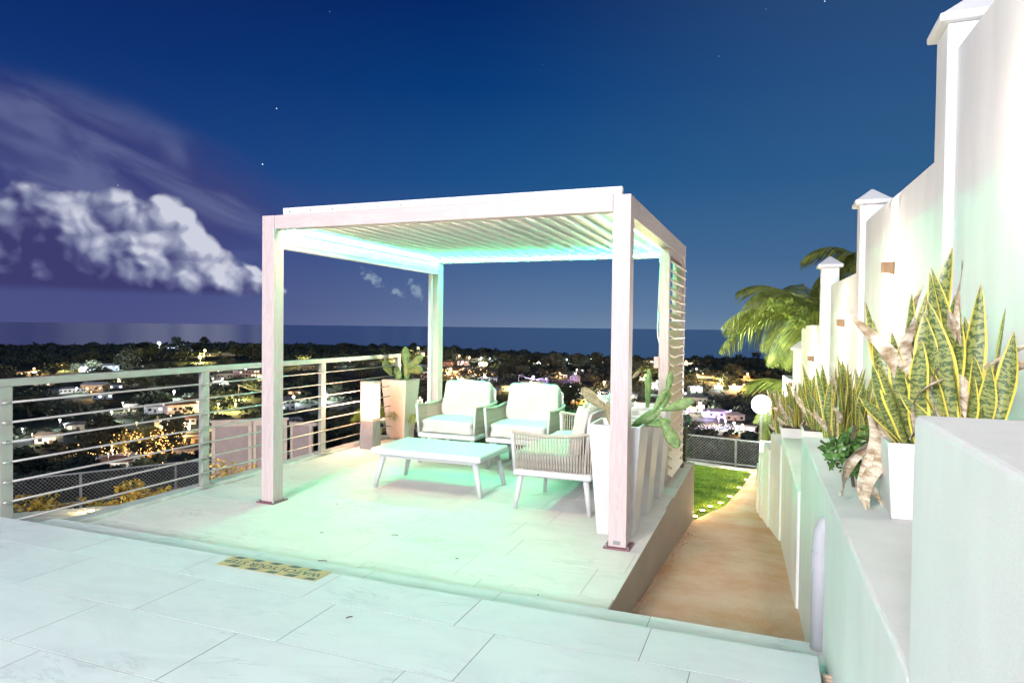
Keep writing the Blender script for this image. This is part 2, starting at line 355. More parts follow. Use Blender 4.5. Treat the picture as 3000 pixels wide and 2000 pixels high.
def seamat():
    m = bpy.data.materials.new('night_sea'); m.use_nodes = True; t = NT(m.node_tree); b = t.n['Principled BSDF']
    g = t.node('ShaderNodeNewGeometry'); p = g.outputs['Position']
    t.l.new(t.mix(t.noise(p, .0006, 3.0), lin(106, 124, 160), lin(116, 134, 168)), b.inputs['Base Color'])
    b.inputs['Roughness'].default_value = .2; b.inputs['Specular IOR Level'].default_value = .5
    bn = t.node('ShaderNodeBump'); bn.inputs['Strength'].default_value = .12; bn.inputs['Distance'].default_value = 1.0
    t.l.new(t.noise(t.vm('MULTIPLY', p, (.02, .02, .02)), 1.0, 5.0, .6), bn.inputs['Height']); t.l.new(bn.outputs[0], b.inputs['Normal'])
    return m
sea = MB(); n = 96
sea.v = [(0, 0, -60)] + [(45000*math.cos(2*math.pi*k/n), 45000*math.sin(2*math.pi*k/n), -60) for k in range(n)]
sea.f = [(0, 1+k, 1+(k+1) % n) for k in range(n)]
struct('sea', sea.build('sea', seamat()))

# ---- foreground terrace (z .21), step tread (z .10), pergola deck (z 0)
def tiled(name, z, rows, xr, step, mat_, parent, gap=.0042, th=.012, prox=0.0, rnd=.0003):
    """rows: list of (y0, y1, joint offset). Each tile its own piece."""
    rs = random.Random(len(rows)); cache = {}
    for (y0, y1, off) in rows:
        k0 = math.floor((xr[0]-off)/step); x = off + k0*step
        while x < xr[1]-.01:
            a, b_ = max(x, xr[0]), min(x+step, xr[1])
            if b_-a > .02:
                key = (round(b_-a, 3), round(y1-y0, 3))
                if key not in cache:
                    w_, h_ = key; cache[key] = MB().box(gap/2, gap/2, -th, w_-gap/2, h_-gap/2, 0).mesh('tile', mat_)
                place('tile', cache[key], parent, (a, y0, z+rs.uniform(-rnd, rnd)))
            x += step
fg = struct('terrace_floor', MB().box(-6, -9, -.3, 4.26, -1.612, .2088).build('terrace_floor', M['grout']))
rows = [(-1.93, -1.612, 1.96)]; y = -1.93; k = 0
while y > -5.2: rows.append((y-.415, y, (2.16, 1.96)[k % 2])); y -= .415; k += 1
tiled('terrace', .21, rows, (-2.6, 4.26), .815, M['tile'], fg)
tr = struct('step_tread', MB().box(-.80, -1.611, -.4, 4.33, -1.236, .0988).build('step_tread', M['grout']))
tiled('tread', .10, [(-1.60, -1.236, 1.926)], (-.80, 4.325), .8, M['tile'], tr)
rs_ = MB().box(-.80, -1.6115, .101, 4.26, -1.6095, .205).build('riser', M['tile'], tr)
dk = struct('pergola_deck', MB().box(-.90, -1.235, -.9, 3.262, 3.32, -.0012).build('pergola_deck', M['side']))
rows = []; y = -1.235; k = 0
yy = [-1.235, -.863, -.433, -.045]; 
offs = [1.645, 1.45, 1.62, 1.49, 1.66, 1.47, 1.64, 1.45, 1.62, 1.49, 1.66, 1.47]
b_ = -.045
while b_ < 3.0: b_ += .405; yy.append(min(b_, 3.30))
for i in range(len(yy)-1): rows.append((yy[i], yy[i+1], offs[i % len(offs)]))
tiled('deck', 0, rows, (-.775, 3.262), .805, M['deck_tile'], dk)
kb = struct('deck_kerb', MB().box(-.93, -1.235, -.6, -.779, 3.34, .030).build('deck_kerb', M['kerb'], bevel=.006))
# left of the kerb: lower ledge with a ground light
slope = lambda y: -.31 - .105*max(y, -1)
# path beside the deck
def sheet(name, pts, mat_, nx=1): pass
wallx = [(-6, 4.36), (-1.3, 4.32), (.29, 4.26), (2.67, 4.18), (3.4, 4.07), (4.0, 3.99), (4.7, 3.91), (9.98, 3.86)]
xf = lambda y: float(np.interp(y, [a for a, _ in wallx], [b for _, b in wallx]))
pth = MB(); ys = [-1.24, -1.12, -1.06, -1.0, -.99, -.8, -.4, 0, .5, 1, 1.6, 2.2, 2.6, 3.2, 4.0, 4.7, 5.6, 6.7, 8, 9.4, 10.4]
rs = random.Random(3)
xl = [(-1.3, 3.25), (2.55, 3.25), (3.2, 3.26), (4.0, 3.40), (4.7, 3.53), (5.55, 3.58), (6.72, 3.65), (8, 3.70), (9.44, 3.74), (10.4, 3.6)]
NXP = 10
for i, y in enumerate(ys):
    z = (-.125 if y == -1.0 else slope(y)) if y > -1.01 else (.035 if y < -1.2 else (-.09 if y < -1.1 else -.115))
    x0 = float(np.interp(y, [a for a, _ in xl], [b for _, b in xl])); x1 = max(xf(y)+.02, x0+.15)
    for k in range(NXP+1):
        pth.v.append((x0+(x1-x0)*k/NXP, y, z+rs.uniform(-.006, .006)))
for i in range(len(ys)-1):
    for k in range(NXP): a = i*(NXP+1)+k; pth.f.append((a, a+1, a+NXP+2, a+NXP+1))
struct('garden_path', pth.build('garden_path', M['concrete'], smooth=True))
# rubble trickled along the foot of the deck wall
rb = MB(); 
for k in range(240):
    y = rs.uniform(-1.1, 2.4); x = 3.27+abs(rs.gauss(0, .03)) if k % 3 else rs.uniform(3.3, xf(y)-.03); z = slope(y); s = rs.uniform(.003, .018) if k % 3 else rs.uniform(.002, .006)
    rb.frustum((x, y, z-.004), s, s*.8, (x+rs.uniform(-.3, .3)*s, y, z+s*rs.uniform(.6, 1.2)), s*.5, s*.5)
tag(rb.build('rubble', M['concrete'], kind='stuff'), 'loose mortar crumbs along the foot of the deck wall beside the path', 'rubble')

# garden outline (lawn, kerb ring with ground lights)
outer = [(-2.65, -2.2), (-2.55, -.5), (-2.05, .7), (-1.95, 3.3), (-1.2, 7.2), (.3, 10.3), (2.2, 11.34), (3.1, 10.75), (3.8, 10.2)]
inner = [(-.93, -2.2), (-.93, -.5), (-.93, .7), (-1.45, 3.5), (-.75, 6.9), (.6, 9.6), (2.25, 10.55), (2.9, 10.1), (3.6, 9.7)]
kg = MB()
for (a, b_) in zip(outer, inner): kg.v += [(a[0], a[1], slope(a[1])), (b_[0], b_[1], slope(b_[1])), (a[0], a[1], -2.6)]
for i in range(len(outer)-1): kg.f += [(3*i, 3*i+1, 3*i+4, 3*i+3)[::-1], (3*i, 3*i+3, 3*i+5, 3*i+2)[::-1]]
struct('garden_kerb', kg.build('garden_kerb', M['kerb']))
lawn_poly = [(-.93, 3.32), (-1.40, 3.5), (-.70, 6.9), (.65, 9.55), (2.25, 10.45), (2.9, 10.0), (3.62, 9.6), (3.74, 9.44), (3.70, 8), (3.65, 6.72), (3.58, 5.55), (3.53, 4.7), (3.40, 4.0), (3.26, 3.2), (3.25, 2.55), (3.25, 3.32)]
lw = MB(); lw.v = [(x, y, slope(y)-.012) for x, y in lawn_poly]; lw.f = [tuple(range(len(lawn_poly)))]
struct('lawn_ground', lw.build('lawn_ground', M['grassbase']))
def inside(px, py, poly):
    c = False; j = len(poly)-1
    for i in range(len(poly)):
        if (poly[i][1] > py) != (poly[j][1] > py) and px < (poly[j][0]-poly[i][0])*(py-poly[i][1])/(poly[j][1]-poly[i][1])+poly[i][0]: c = not c
        j = i
    return c
g = MB(); rs = random.Random(11); nb = 0
while nb < 42000:
    x, y = rs.uniform(-1.4, 3.75), rs.uniform(2.56, 10.5)
    if x < 1.2 and rs.random() < .7: continue
    if not inside(x, y, lawn_poly): continue
    h = rs.uniform(.018, .042); a = rs.uniform(0, 6.28); w_ = rs.uniform(.003, .006); z = slope(y)-.012; lx, ly = rs.uniform(-.02, .02), rs.uniform(-.02, .02)
    o = len(g.v); g.v += [(x-w_*math.cos(a), y-w_*math.sin(a), z), (x+w_*math.cos(a), y+w_*math.sin(a), z), (x+lx, y+ly, z+h)]; g.f.append((o, o+1, o+2)); nb += 1
lawn = g.build('lawn_grass', M['blade'], kind='stuff'); tag(lawn, 'short bright green lawn below the louvred screen', 'grass')

# ground lights
def ground_light(x, y, lab, e=4.0, first=[None]):
    z = slope(y)
    if first[0] is None:
        t = thing('ground_light', lab, 'ground light', (x, y, z), 0, 'small lights set round the lawn')
        MB().tube([(0,0,-.01),(0,0,.014)], .040, 16).build('rim', M['bronze'], t)
        MB().tube([(0,0,.010),(0,0,.018)], .028, 16).build('lens', M['ground_led'], t)
        first[0] = t
    else:
        t = copy_tree(first[0]); t.location = (x, y, z); t['label'] = lab
    light('glow', 'POINT', (0, 0, .07), e, (1, .72, .32), parent=t, shadow_soft_size=.03)
    return t
for x, y, lab, e in [(2.32, 10.59, 'ground light at the far kerb nearest the louvred screen', 4), (3.18, 10.01, 'ground light in the middle of the far kerb', 3),
        (3.72, 9.44, 'ground light in the far corner of the lawn', 6), (3.69, 7.99, 'faint ground light before the far corner of the path', 4), (3.62, 6.72, 'bright starry ground light midway along the path', 6),
        (3.54, 5.55, 'small oval ground light beside the path below the starry one', 2), (3.46, 4.8, 'pale ground light sixth along the path edge', 1.5), (3.36, 4.40, 'flat ground light on the darker grass', 1.5),
        (3.30, 4.0, 'tiny ground light in the dark grass', 1), (3.26, 3.5, 'strong yellow ground light near the deck wall', 3.5), (3.19, 3.1, 'half hidden ground light at the foot of the deck wall', 2.5),
        (-2.04, -.02, 'ground light on the ledge outside the left railing', 1.2)]:
    ground_light(x, y, lab, e)

# ================================================================== right side: stepped blocks, wall, pillars
def xw(y): return 4.955-.04*y          # face of the tall wall
tops = [(-7.5, -3.0, 1.36), (-3.0, .30, .82), (.30, 2.67, .45), (2.67, 3.4, .38), (3.4, 4.0, .19), (4.0, 4.4, 0.0), (4.4, 4.7, -.2)]
blabs = ['largest white block in the corner by the camera', 'second white block with the big snake plant pot and the pipe', 'third white block under the smaller snake plants', 'fourth white block, narrow and beige on top', 'fifth small white block down the path', 'sixth thin white block down the path', 'last low white block beside the lawn corner']
for (y0, y1, z), lb in zip(tops, blabs):
    e = .002
    st_ = 0 if y0 < .2 else .018
    b_ = MB().prism([(xf(y0)-st_, y0+e), (xw(y0)+.1, y0+e), (xw(y1)+.1, y1-e), (xf(y1), y1-e)], -1.3, z)
    tag(b_.build('retaining_block', M['stucco'], bevel=.012, seg=3), lb, 'block', 'stepped white blocks along the path')
b_ = MB().prism([(3.905, 4.702), (4.8, 4.702), (4.5, 10.3), (3.875, 10.3)], -2.6, -.78)
tag(b_.build('low_wall', M['stucco'], bevel=.01), 'low white wall running on past the last stepped block', 'wall')
# wall panels between pillars
pan = [(-7.5, -.12, 3.06, 'tall near panel of the white boundary wall behind the big snake plant'), (-.12, 2.55, 2.545, 'second panel of the white boundary wall with the brightest wall light'), (2.55, 5.0, 2.105, 'third panel of the white boundary wall'), (5.0, 7.45, 1.60, 'fourth low panel of the white boundary wall below the yellow vine'), (7.45, 9.9, .62, 'last panel of the white boundary wall')]
bend = lambda y: xw(y) if y < 4.9 else xw(4.9)-(y-4.9)*.095
for y0, y1, z, lb in pan:
    b_ = MB().prism([(bend(y0), y0+.001), (bend(y0)+.14, y0+.001), (bend(y1)+.14, y1-.001), (bend(y1), y1-.001)], -2.4, z)
    tag(b_.build('wall_panel', M['stucco_w'], bevel=.006), lb, 'wall', 'stepped panels of the white boundary wall')
pil = [(-.30, 4.940, .26, 3.20, 'tallest white pillar with a pyramid cap near the frame edge'), (2.45, 4.828, .22, 2.70, 'second white pillar with a pyramid cap'), (4.9, 4.66, .21, 2.33, 'third white pillar with a pyramid cap behind the smaller plants'), (7.4, 4.42, .22, 1.19, 'lowest white pillar with a pyramid cap beside the palm')]
for y, x, s, z, lb in pil:
    t = thing('wall_pillar', lb, 'pillar', (x+s/2-.02, y+s/2, 0), 0, 'white pillars with pyramid caps')
    MB().box(-s/2, -s/2, -2.4, s/2, s/2, z).build('shaft', M['stucco_w'], t, bevel=.008)
    c = s/2+.045; cap = MB().box(-c, -c, z, c, c, z+.045)
    cap.v += [(-c+.01, -c+.01, z+.045), (c-.01, -c+.01, z+.045), (c-.01, c-.01, z+.045), (-c+.01, c-.01, z+.045), (0, 0, z+.045+s*.55)]
    o = 8; cap.f += [(o, o+1, o+4), (o+1, o+2, o+4), (o+2, o+3, o+4), (o+3, o, o+4)]
    cap.build('cap', M['stucco_w'], t, bevel=.01)
# up and down wall lights
wl = None
for y, z, e, lb in [(-1.55, 2.45, 160, 'wall light hidden behind the tall snake plant leaves'), (1.2, 2.0, 160, 'largest visible bronze wall light between the first two pillars'), (3.7, 1.61, 220, 'bronze wall light on the third panel'), (6.2, 1.11, 160, 'small bronze wall light under the yellow vine'), (8.4, .55, 90, 'farthest wall light beside the lowest pillar')]:
    x = bend(y)
    if wl is None:
        wl = thing('wall_light', lb, 'wall light', (x, y, z), 0, 'bronze up and down wall lights')
        MB().add([(0, -.055, -.05), (0, .055, -.05), (0, .055, .05), (0, -.055, .05), (-.075, -.055, -.03), (-.075, .055, -.03), (-.075, .055, .05), (-.075, -.055, .05)], [(0,1,2,3), (4,7,6,5), (0,4,5,1), (3,2,6,7), (0,3,7,4), (1,5,6,2)]).build('housing', M['bronze'], wl, bevel=.004)
        MB().box(-.066, -.045, .0505, -.012, .045, .054).build('lens', M['wall_led'], wl)
        MB().box(-.060, -.045, -.056, -.012, .045, -.0525).build('lens', M['wall_led'], wl)
        t = wl
    else:
        t = copy_tree(wl); t.location = (x, y, z); t['label'] = lb
    light('added_fill', 'POINT', (-.34, 0, -.02), e*.085, (1, .84, .68), parent=t, shadow_soft_size=.05)  # added point light floating off the wall, warms screen and path
    for s_, k_ in ((1, 1.0), (-1, 1.0)):
        l_ = light('beam', 'SPOT', (-.042, 0, .07*s_), e*k_, (1, .83, .58), parent=t, spot_size=R(30), spot_blend=.35, shadow_soft_size=.012); aim(l_, (.16, 0, s_))

# down pipe and drain grate
t = thing('down_pipe', 'grey painted down pipe bending into the second white block', 'pipe', (4.283, -1.285, .10))
MB().tube([(0,0,0), (0,0,.40), (0,0,.49), (.004,0,.53), (.02,0,.565), (.05,0,.58), (.09,0,.58)], .036, 20).build('pipe', M['pvc'], t, smooth=True)
MB().tube([(0,0,.36), (0,0,.44)], .0395, 20).build('collar', M['pvc'], t, smooth=False)
MB().box(-.01, .02, .10, .01, .036, .30).build('bracket', M['bolt'], t)
t = thing('drain_grate', 'cream slotted drain grate at the foot of the big block', 'drain', (4.30, -1.66, .165))
MB().box(-.028, -1.6, -.06, .022, 0, -.02).build('channel', M['grout'], t)
sl = MB().box(-.024, -.009, 0, .020, .009, .012).mesh('grate_bar', M['louver'])
for k in range(34): place('grate_bar', sl, t, (0, -.02-.030*k, -.006))
for s_ in (-.026, .020): MB().box(s_-.003, -1.2, -.01, s_+.003, 0, .010).build('rim', M['louver'], t)

# ================================================================== left railing
rail = thing('railing', 'grey metal railing with seven thin rods along the left edge of the deck', 'railing', (-.80, 0, .03))
MB().box(-.026, -1.63, 1.052, .026, 3.64, 1.105).build('top_rail', M['rail'], rail, bevel=.004)
pm = MB().box(-.022, -.042, 0, .022, .042, 1.052).mesh('post', M['rail'])
bp_ = MB().box(-.055, -.075, 0, .055, .075, .012).mesh('base_plate', M['rail'])
cl = MB().box(-.012, -.016, -.009, .012, .016, .009).mesh('clip', M['bolt'])
for y in (-1.57, .155, 1.895, 3.59):
    pz = place('post', pm, rail, (0, y, 0), bevel=.003); place('base_plate', bp_, pz, (0, 0, 0))
    for k in range(7): place('clip', cl, pz, (.030, 0, .131+.1357*k))
for k in range(7):
    MB().tube([(.031, -1.6, .131+.1357*k), (.031, 3.6, .131+.1357*k)], .0078, 8).build('rod', M['rail2'], rail, smooth=True)

# ================================================================== pergola
pg = thing('pergola', 'white wood grain aluminium pergola with a louvred roof lined by green light strips', 'pergola', (0, 0, 0))
S = .125; W, Dp = 3.15, 3.14
def post(x, y, z1=2.445):
    o = MB().box(x, y, .012, x+S, y+S, z1).build('post', M['post'], pg, bevel=.004)
    pl = MB().box(x-.03, y-.03, 0, x+S+.03, y+S+.03, .012).build('base_plate', M['plate'], o, bevel=.003)
    for i in (-.014, S+.014):
        for j in (-.014, S+.014): MB().tube([(x+i, y+j, .012), (x+i, y+j, .026)], .009, 8).build('bolt', M['bolt'], o)
    return o
p0 = post(0, 0); p1 = post(W-S, 0); p2 = post(W-S, Dp-S); p3 = post(0, Dp-S)
MB().box(W-S+.035, -.003, .03, W-S+.085, .002, .055).build('cable_slot', M['grout'], p1)
MB().box(S+.0015, .004, 2.33, W-S-.0015, .10, 2.445).build('beam', M['beam'], pg, bevel=.003)
MB().box(S+.0015, Dp-.10, 2.32, W-S-.0015, Dp-.004, 2.445).build('beam', M['beam'], pg, bevel=.003)
MB().box(.004, S+.0015, 2.33, .10, Dp-S-.0015, 2.445).build('beam', M['beam_y'], pg, bevel=.003)
MB().box(W-.10, S+.0015, 2.30, W-.004, Dp-S-.0015, 2.445).build('beam', M['beam_y'], pg, bevel=.003)
# roof cap strip with screws
tr_ = MB().box(.21, .012, 2.447, 3.085, .06, 2.502).build('roof_trim', M['trim'], pg, bevel=.002)
sc_ = MB().tube([(0, 0, 0), (0, -.004, 0)], .007, 8).mesh('screw', M['bolt'])
for k in range(14): place('screw', sc_, tr_, (.28+.213*k, .012, 2.468))
MB().box(.21, Dp-.06, 2.447, 3.085, Dp-.012, 2.502).build('roof_trim', M['trim'], pg, bevel=.002)
# roof slats run front to back, slightly tilted
sm = MB().box(-.066, 0, 0, .066, 2.86, .012).box(-.066, .001, -.030, -.054, 2.859, -.0005).mesh('roof_slat', M['slat'])
n = 22
for k in range(n):
    place('roof_slat', sm, pg, (.175+k*(2.80/(n-1)), .14, 2.418), (0, R(-14), 0))
# light channel: a small ledge round the inside carrying the LED strips on its edge
MB().box(.1005, .14, 2.338, .135, Dp-.14, 2.350).build('light_channel', M['trim'], pg)
MB().box(W-.135, .14, 2.338, W-.1005, Dp-.14, 2.350).build('light_channel', M['trim'], pg)
MB().box(.137, Dp-.135, 2.336, W-.137, Dp-.1005, 2.348).build('light_channel', M['trim'], pg)
MB().box(.14, Dp-.146, 2.332, W-.14, Dp-.1365, 2.352).build('led_strip', M['led_g'], pg)
MB().box(.1365, .16, 2.336, .145, Dp-.16, 2.352).build('led_strip', M['led_l'], pg)
MB().box(W-.145, .16, 2.336, W-.1365, Dp-.16, 2.352).build('led_strip', M['led_r'], pg)
MB().box(.15, .1015, 2.340, W-.15, .110, 2.354).build('led_strip', M['led_w'], pg)
# roll screen cassette and guide on the left side
MB().box(.012, S+.003, 2.215, .128, Dp-S-.003, 2.327).build('screen_cassette', M['trim'], pg, bevel=.006)
MB().box(.1285, S+.10, 2.312, .1295, Dp-S-.16, 2.322).build('groove_shade', mat('groove_shade_green', (.0, .16, .07), .8), pg)  # thin dark green strip painted in for the shaded gap under the beam
MB().box(.045, S+.003, 2.180, .120, Dp-S-.003, 2.213).build('screen_bar', M['trim'], pg, bevel=.004)
MB().box(-.001, Dp-S-.045, .03, .040, Dp-S-.002, 2.178).build('screen_guide', M['trim'], pg, bevel=.003)
# crank rod
cr = MB().tube([(0,0,0), (-.005,0,-.03), (-.02,0,-.07), (-.012,0,-.11), (.006,0,-.09), (.012,0,-.05), (0,0,-.02)], .006, 8).tube([(-.008,0,-.11), (-.014,0,-.30), (-.024,0,-.62)], .011, 10).tube([(-.024,0,-.62), (-.030,0,-.80), (-.026,0,-.88), (.012,0,-1.02), (.010,0,-1.07)], .008, 8).tube([(.010,0,-1.05), (.008,0,-1.30)], .014, 10)
o = cr.build('crank_rod', M['trim'], smooth=True); o.location = (2.945, 2.72, 2.32); tag(o, 'thin white crank rod hanging from the back of the pergola roof', 'rod')
MB()
# louvred screen on the right side
ls = thing('louvred_screen', 'cream louvred privacy screen filling the back right side of the pergola', 'screen', (W-.062, 0, 0))
MB().box(-.045, 2.00, .012, .045, 2.075, 2.298).build('stile', M['post'], ls, bevel=.003)
MB().box(-.045, Dp-S-.05, .012, .045, Dp-S-.003, 2.298).build('stile', M['post'], ls, bevel=.003)
MB().box(-.045, 2.077, 2.235, .045, Dp-S-.052, 2.298).build('rail', M['beam_y'], ls, bevel=.003)
MB().box(-.045, 2.077, .012, .045, Dp-S-.052, .05).build('rail', M['beam_y'], ls, bevel=.003)
lm = MB().box(-.070, 2.080, -.008, .070, Dp-S-.054, .008).mesh('louvre', M['louver'])
for k in range(24): place('louvre', lm, ls, (.030, 0, .11+.0905*k), (0, R(34), 0), bevel=.003, seg=2)
MB().box(-.02, Dp-S-.10, .1, -.008, Dp-S-.08, 2.2).build('tilt_bar', M['louver'], ls)
o = MB().box(-.05, -.025, -.055, 0, .0, .055).build('light_switch', mat('switch_pink', (.65, .42, .38), .4), bevel=.005); o.location = (3.05, 2.0, 1.20)
tag(o, 'small pinkish switch box on the near stile of the louvred screen', 'switch')
MB().tube([(-.05, -.012, .0), (-.085, -.012, .005)], .010, 8).build('knob', M['trim'], o)

# ================================================================== furniture
tb = thing('coffee_table', 'low white rectangular coffee table with tapered splayed legs', 'table', (1.13, 1.145, 0))
MB().box(-.565, -.345, .318, .565, .345, .38).build('table_top', M['furn'], tb, bevel=.018, seg=4)
MB().box(-.50, -.28, .290, .50, .28, .3165).build('apron', M['furn'], tb)
for i in (-1, 1):
    for j in (-1, 1):
        MB().tube([(i*.47, j*.25, .3165), (i*.545, j*.285, 0)], [.030, .019], 16).build('leg', M['furn'], tb, smooth=True)

def lounge(name, w_, label, cat, loc, rz, seats=1, group=None, d=.68, rope_n=26, H=.655):
    t = thing(name, label, cat, loc, rz, group); h = w_/2
    MB().box(-h, 0, .287, h, d, .342).build('seat_frame', M['furn'], t, bevel=.022, seg=4)
    for i in (-1, 1):
        MB().tube([(i*(h-.055), .06, .29), (i*(h-.025), .015, 0)], [.026, .017], 14).build('leg', M['furn'], t, smooth=True)
        MB().tube([(i*(h-.055), d-.06, .29), (i*(h-.035), d-.02, 0)], [.026, .017], 14).build('leg', M['furn'], t, smooth=True)
    if seats > 1: MB().tube([(0, .08, .29), (0, .06, 0)], [.024, .017], 14).build('leg', M['furn'], t, smooth=True)
    for i in (-1, 1):
        MB().tube([(i*(h-.014), .016, .34), (i*(h+.006), -.004, H)], .0135, 12).build('arm_post', M['furn'], t, smooth=True)
    # top rail: U shape, sagging a little along the arms, rounded back corners
    rc = .13; pts = []
    def railz(y): return H - .022*math.sin(min(1, max(0, y/d))*math.pi) + .028*max(0, (y-.35)/d)
    for k in range(9): y = k/8*(d-rc); pts.append((h+.006-.006*k/8, y-.004, railz(y)))
    for k in range(1, 7): a = k/6*math.pi/2; pts.append((h-rc+rc*math.cos(a), d-rc+rc*math.sin(a), railz(d-rc+rc*math.sin(a))))
    full = pts + [(-x, y, z) for x, y, z in pts[::-1]]
    MB().tube(full, .015, 10).build('top_rail', M['rope'], t, smooth=True)
    # ropes
    def pt_at(s):
        L = [0]; P_ = [Vector(q) for q in full]
        for a, b_ in zip(P_, P_[1:]): L.append(L[-1]+(b_-a).length)
        q = s*L[-1]
        for i in range(len(L)-1):
            if L[i+1] >= q: f = (q-L[i])/(L[i+1]-L[i]+1e-9); return P_[i].lerp(P_[i+1], f), L[-1]
        return P_[-1], L[-1]
    _, LL = pt_at(.5); nr = int(LL/.0245); rm = MB().tube([(0,0,0), (0,0,1)], .0062, 6, caps=False).mesh('rope', M['rope'], smooth=True)
    for k in range(1, nr):
        q, _ = pt_at(k/nr); bx = max(-h+.02, min(h-.02, q.x*.985)); by = min(d-.02, max(.03, q.y*.985))
        b_ = Vector((bx, by, .338)); v = q-b_; o = place('rope', rm, t, b_); o.rotation_mode = 'QUATERNION'; o.rotation_quaternion = v.to_track_quat('Z', 'Y'); o.scale = (1, 1, v.length)
    # inner back frame
    bf = h-.045
    MB().tube([(-bf, d-.07, .34), (-bf, d-.035, .78), (-bf+.04, d-.030, .82), (bf-.04, d-.030, .82), (bf, d-.035, .78), (bf, d-.07, .34)], .013, 10).build('back_frame', M['furn'], t, smooth=True)
    bmn = MB().box(-bf+.013, d-.05, .40, bf-.013, d-.036, .80).build('back_sling', M['cushion'], t)
    sw = (w_-.075)/seats
    for s_ in range(seats):
        cx = -h+.0375+sw*(s_+.5)
        place('seat_cushion', soft_box('seat_cushion', sw-.006, d-.10, .145, M['cushion'], .010, 12, 5+s_, .003), t, (cx, (d-.10)/2+.005, .345))
        place('back_cushion', soft_box('back_cushion', sw-.03, .12, .41, M['cushion'], .014, 9.5, 9+s_*3+len(label), .006, 18), t, (cx, d-.175, .475), (R(-13), 0, R(random.Random(s_+len(label)).uniform(-2, 2))))
    return t
lounge('armchair', .71, 'left of the two cream armchairs, beside the tall cactus planter', 'armchair', (.745, 2.0, 0), R(-1.5), group='cream rope armchairs')
lounge('armchair', .71, 'right of the two cream armchairs, between its twin and the sofa', 'armchair', (1.575, 2.0, 0), 0, group='cream rope armchairs')
lounge('sofa', 1.38, 'cream rope sided sofa seen from its arm in front of the white planters', 'sofa', (2.055, 1.34, 0), R(-90), seats=2)

# lantern
ln = thing('bollard_lantern', 'square stone lantern with a glowing white panel by the railing', 'lantern', (-.575, 2.56, 0))
MB().frustum((0, 0, 0), .095, .095, (0, 0, .34), .088, .088).build('base', M['lamp_stone'], ln, bevel=.003)
stone2 = mat('lantern_frame', (.50, .42, .38), .6, var=.1, scale=14)
MB().box(-.088, -.088, .3415, .088, .088, .372).build('collar', stone2, ln)
for i in (-1, 1):
    for j in (-1, 1): MB().box(i*.088-(.016 if i > 0 else 0), j*.088-(.016 if j > 0 else 0), .3735, i*.088+(0 if i > 0 else .016), j*.088+(0 if j > 0 else .016), .800).build('corner_post', stone2, ln)
MB().box(-.09, -.09, .8015, .09, .09, .835).build('lid', stone2, ln, bevel=.003)
MB().box(-.076, -.076, .374, .076, .076, .799).build('glow_panel', M['lampglow'], ln)
light('lantern_glow', 'POINT', (-.17, .02, .60), 34, (1, .45, .24), parent=ln, shadow_soft_size=.05)
light('lantern_lamp', 'POINT', (.10, -.16, .60), 26, (1, .52, .30), parent=ln, shadow_soft_size=.06)

# planters
def planter_mesh(mt, h=.82, tw=.192, bw=.132):
    b_ = MB(); q = [(-1,-1),(1,-1),(1,1),(-1,1)]
    rings = [(bw, 0), (tw, h), (tw-.022, h), (tw-.026, h-.07)]
    for r_, z in rings: b_.v += [(i*r_, j*r_, z) for i, j in q]
    b_.f = [(3, 2, 1, 0)]
    for k in range(3):
        for i in range(4): a = 4*k+i; c = 4*k+(i+1) % 4; b_.f.append((a, c, c+4, a+4))
    b_.f.append((12, 13, 14, 15)); return b_
def planter(name, label, loc, mt, rz=0, group='tall tapered white planters', **kw):
    t = thing(name, label, 'planter', loc, rz, group)
    pm_ = planter_mesh(mt, **kw); o = pm_.build('pot', mt, t, bevel=.006, seg=2)
    h = kw.get('h', .82); tw = kw.get('tw', .192)
    MB().box(-tw+.03, -tw+.03, h-.069, tw-.03, tw-.03, h-.052).build('soil', M['soil'], t)
    return t
planter('planter', 'nearest tapered planter on the right, behind the front pergola post', (3.005, .42, 0), M['pot'])
planter('planter', 'middle of the three tapered planters on the right', (3.005, 1.03, 0), M['pot'])
planter('planter', 'farthest of the three right tapered planters, against the louvred screen', (3.01, 1.64, 0), M['pot'])
planter('planter', 'tall tapered planter with the upright cactus behind the glowing lantern', (-.70, 3.50, -.03), M['pot_m'])

def pad_mesh(seed, dry=False):
    rs = random.Random(seed); bm = bmesh.new(); bmesh.ops.create_uvsphere(bm, u_segments=14, v_segments=10, radius=1)
    for v in bm.verts:
        x, y, z = v.co; t_ = (z+1)/2
        wd = .16+.84*math.sin(math.pi*min(1, t_**.85*.5+.02+.42*t_))**.8 if t_ < 1 else .2
        wd = (.25+.75*t_**.8)*1.0
        v.co = (x*.36*wd*(1+.05*math.sin(5*z)), y*.085*(1.3-.4*t_)+.05*math.sin(z*2+seed), (z+1)/2+.0)
    me = bpy.data.meshes.new('pad'); bm.to_mesh(me); bm.free(); me.materials.append(M['pad_dry'] if dry else M['pad'])
    me.polygons.foreach_set('use_smooth', [True]*len(me.polygons)); return me
PADS = [pad_mesh(i) for i in range(3)]; PADD = [pad_mesh(7, True), pad_mesh(8, True)]
def cactus(label, loc, pads, dry=False, group='prickly pear plants'):
    t = thing('prickly_pear', label, 'cactus', loc, 0, group)
    for k, (b_, d, L, wd, face) in enumerate(pads):
        me = (PADD if dry else PADS)[k % (2 if dry else 3)]
        o = place('pad', me, t, b_); dv = Vector(d).normalized(); fv = Vector(face); xx = dv.cross(fv)
        if xx.length < .1: xx = Vector((1, 0, 0))
        xx.normalize(); yy_ = dv.cross(xx) * 1.0
        o.rotation_mode = 'QUATERNION'; o.rotation_quaternion = Matrix((xx, -yy_ if False else yy_, dv)).transposed().to_quaternion()
        o.scale = (wd/.36/2, L*.9, L)
    return t
F = (.35, -1, 0)
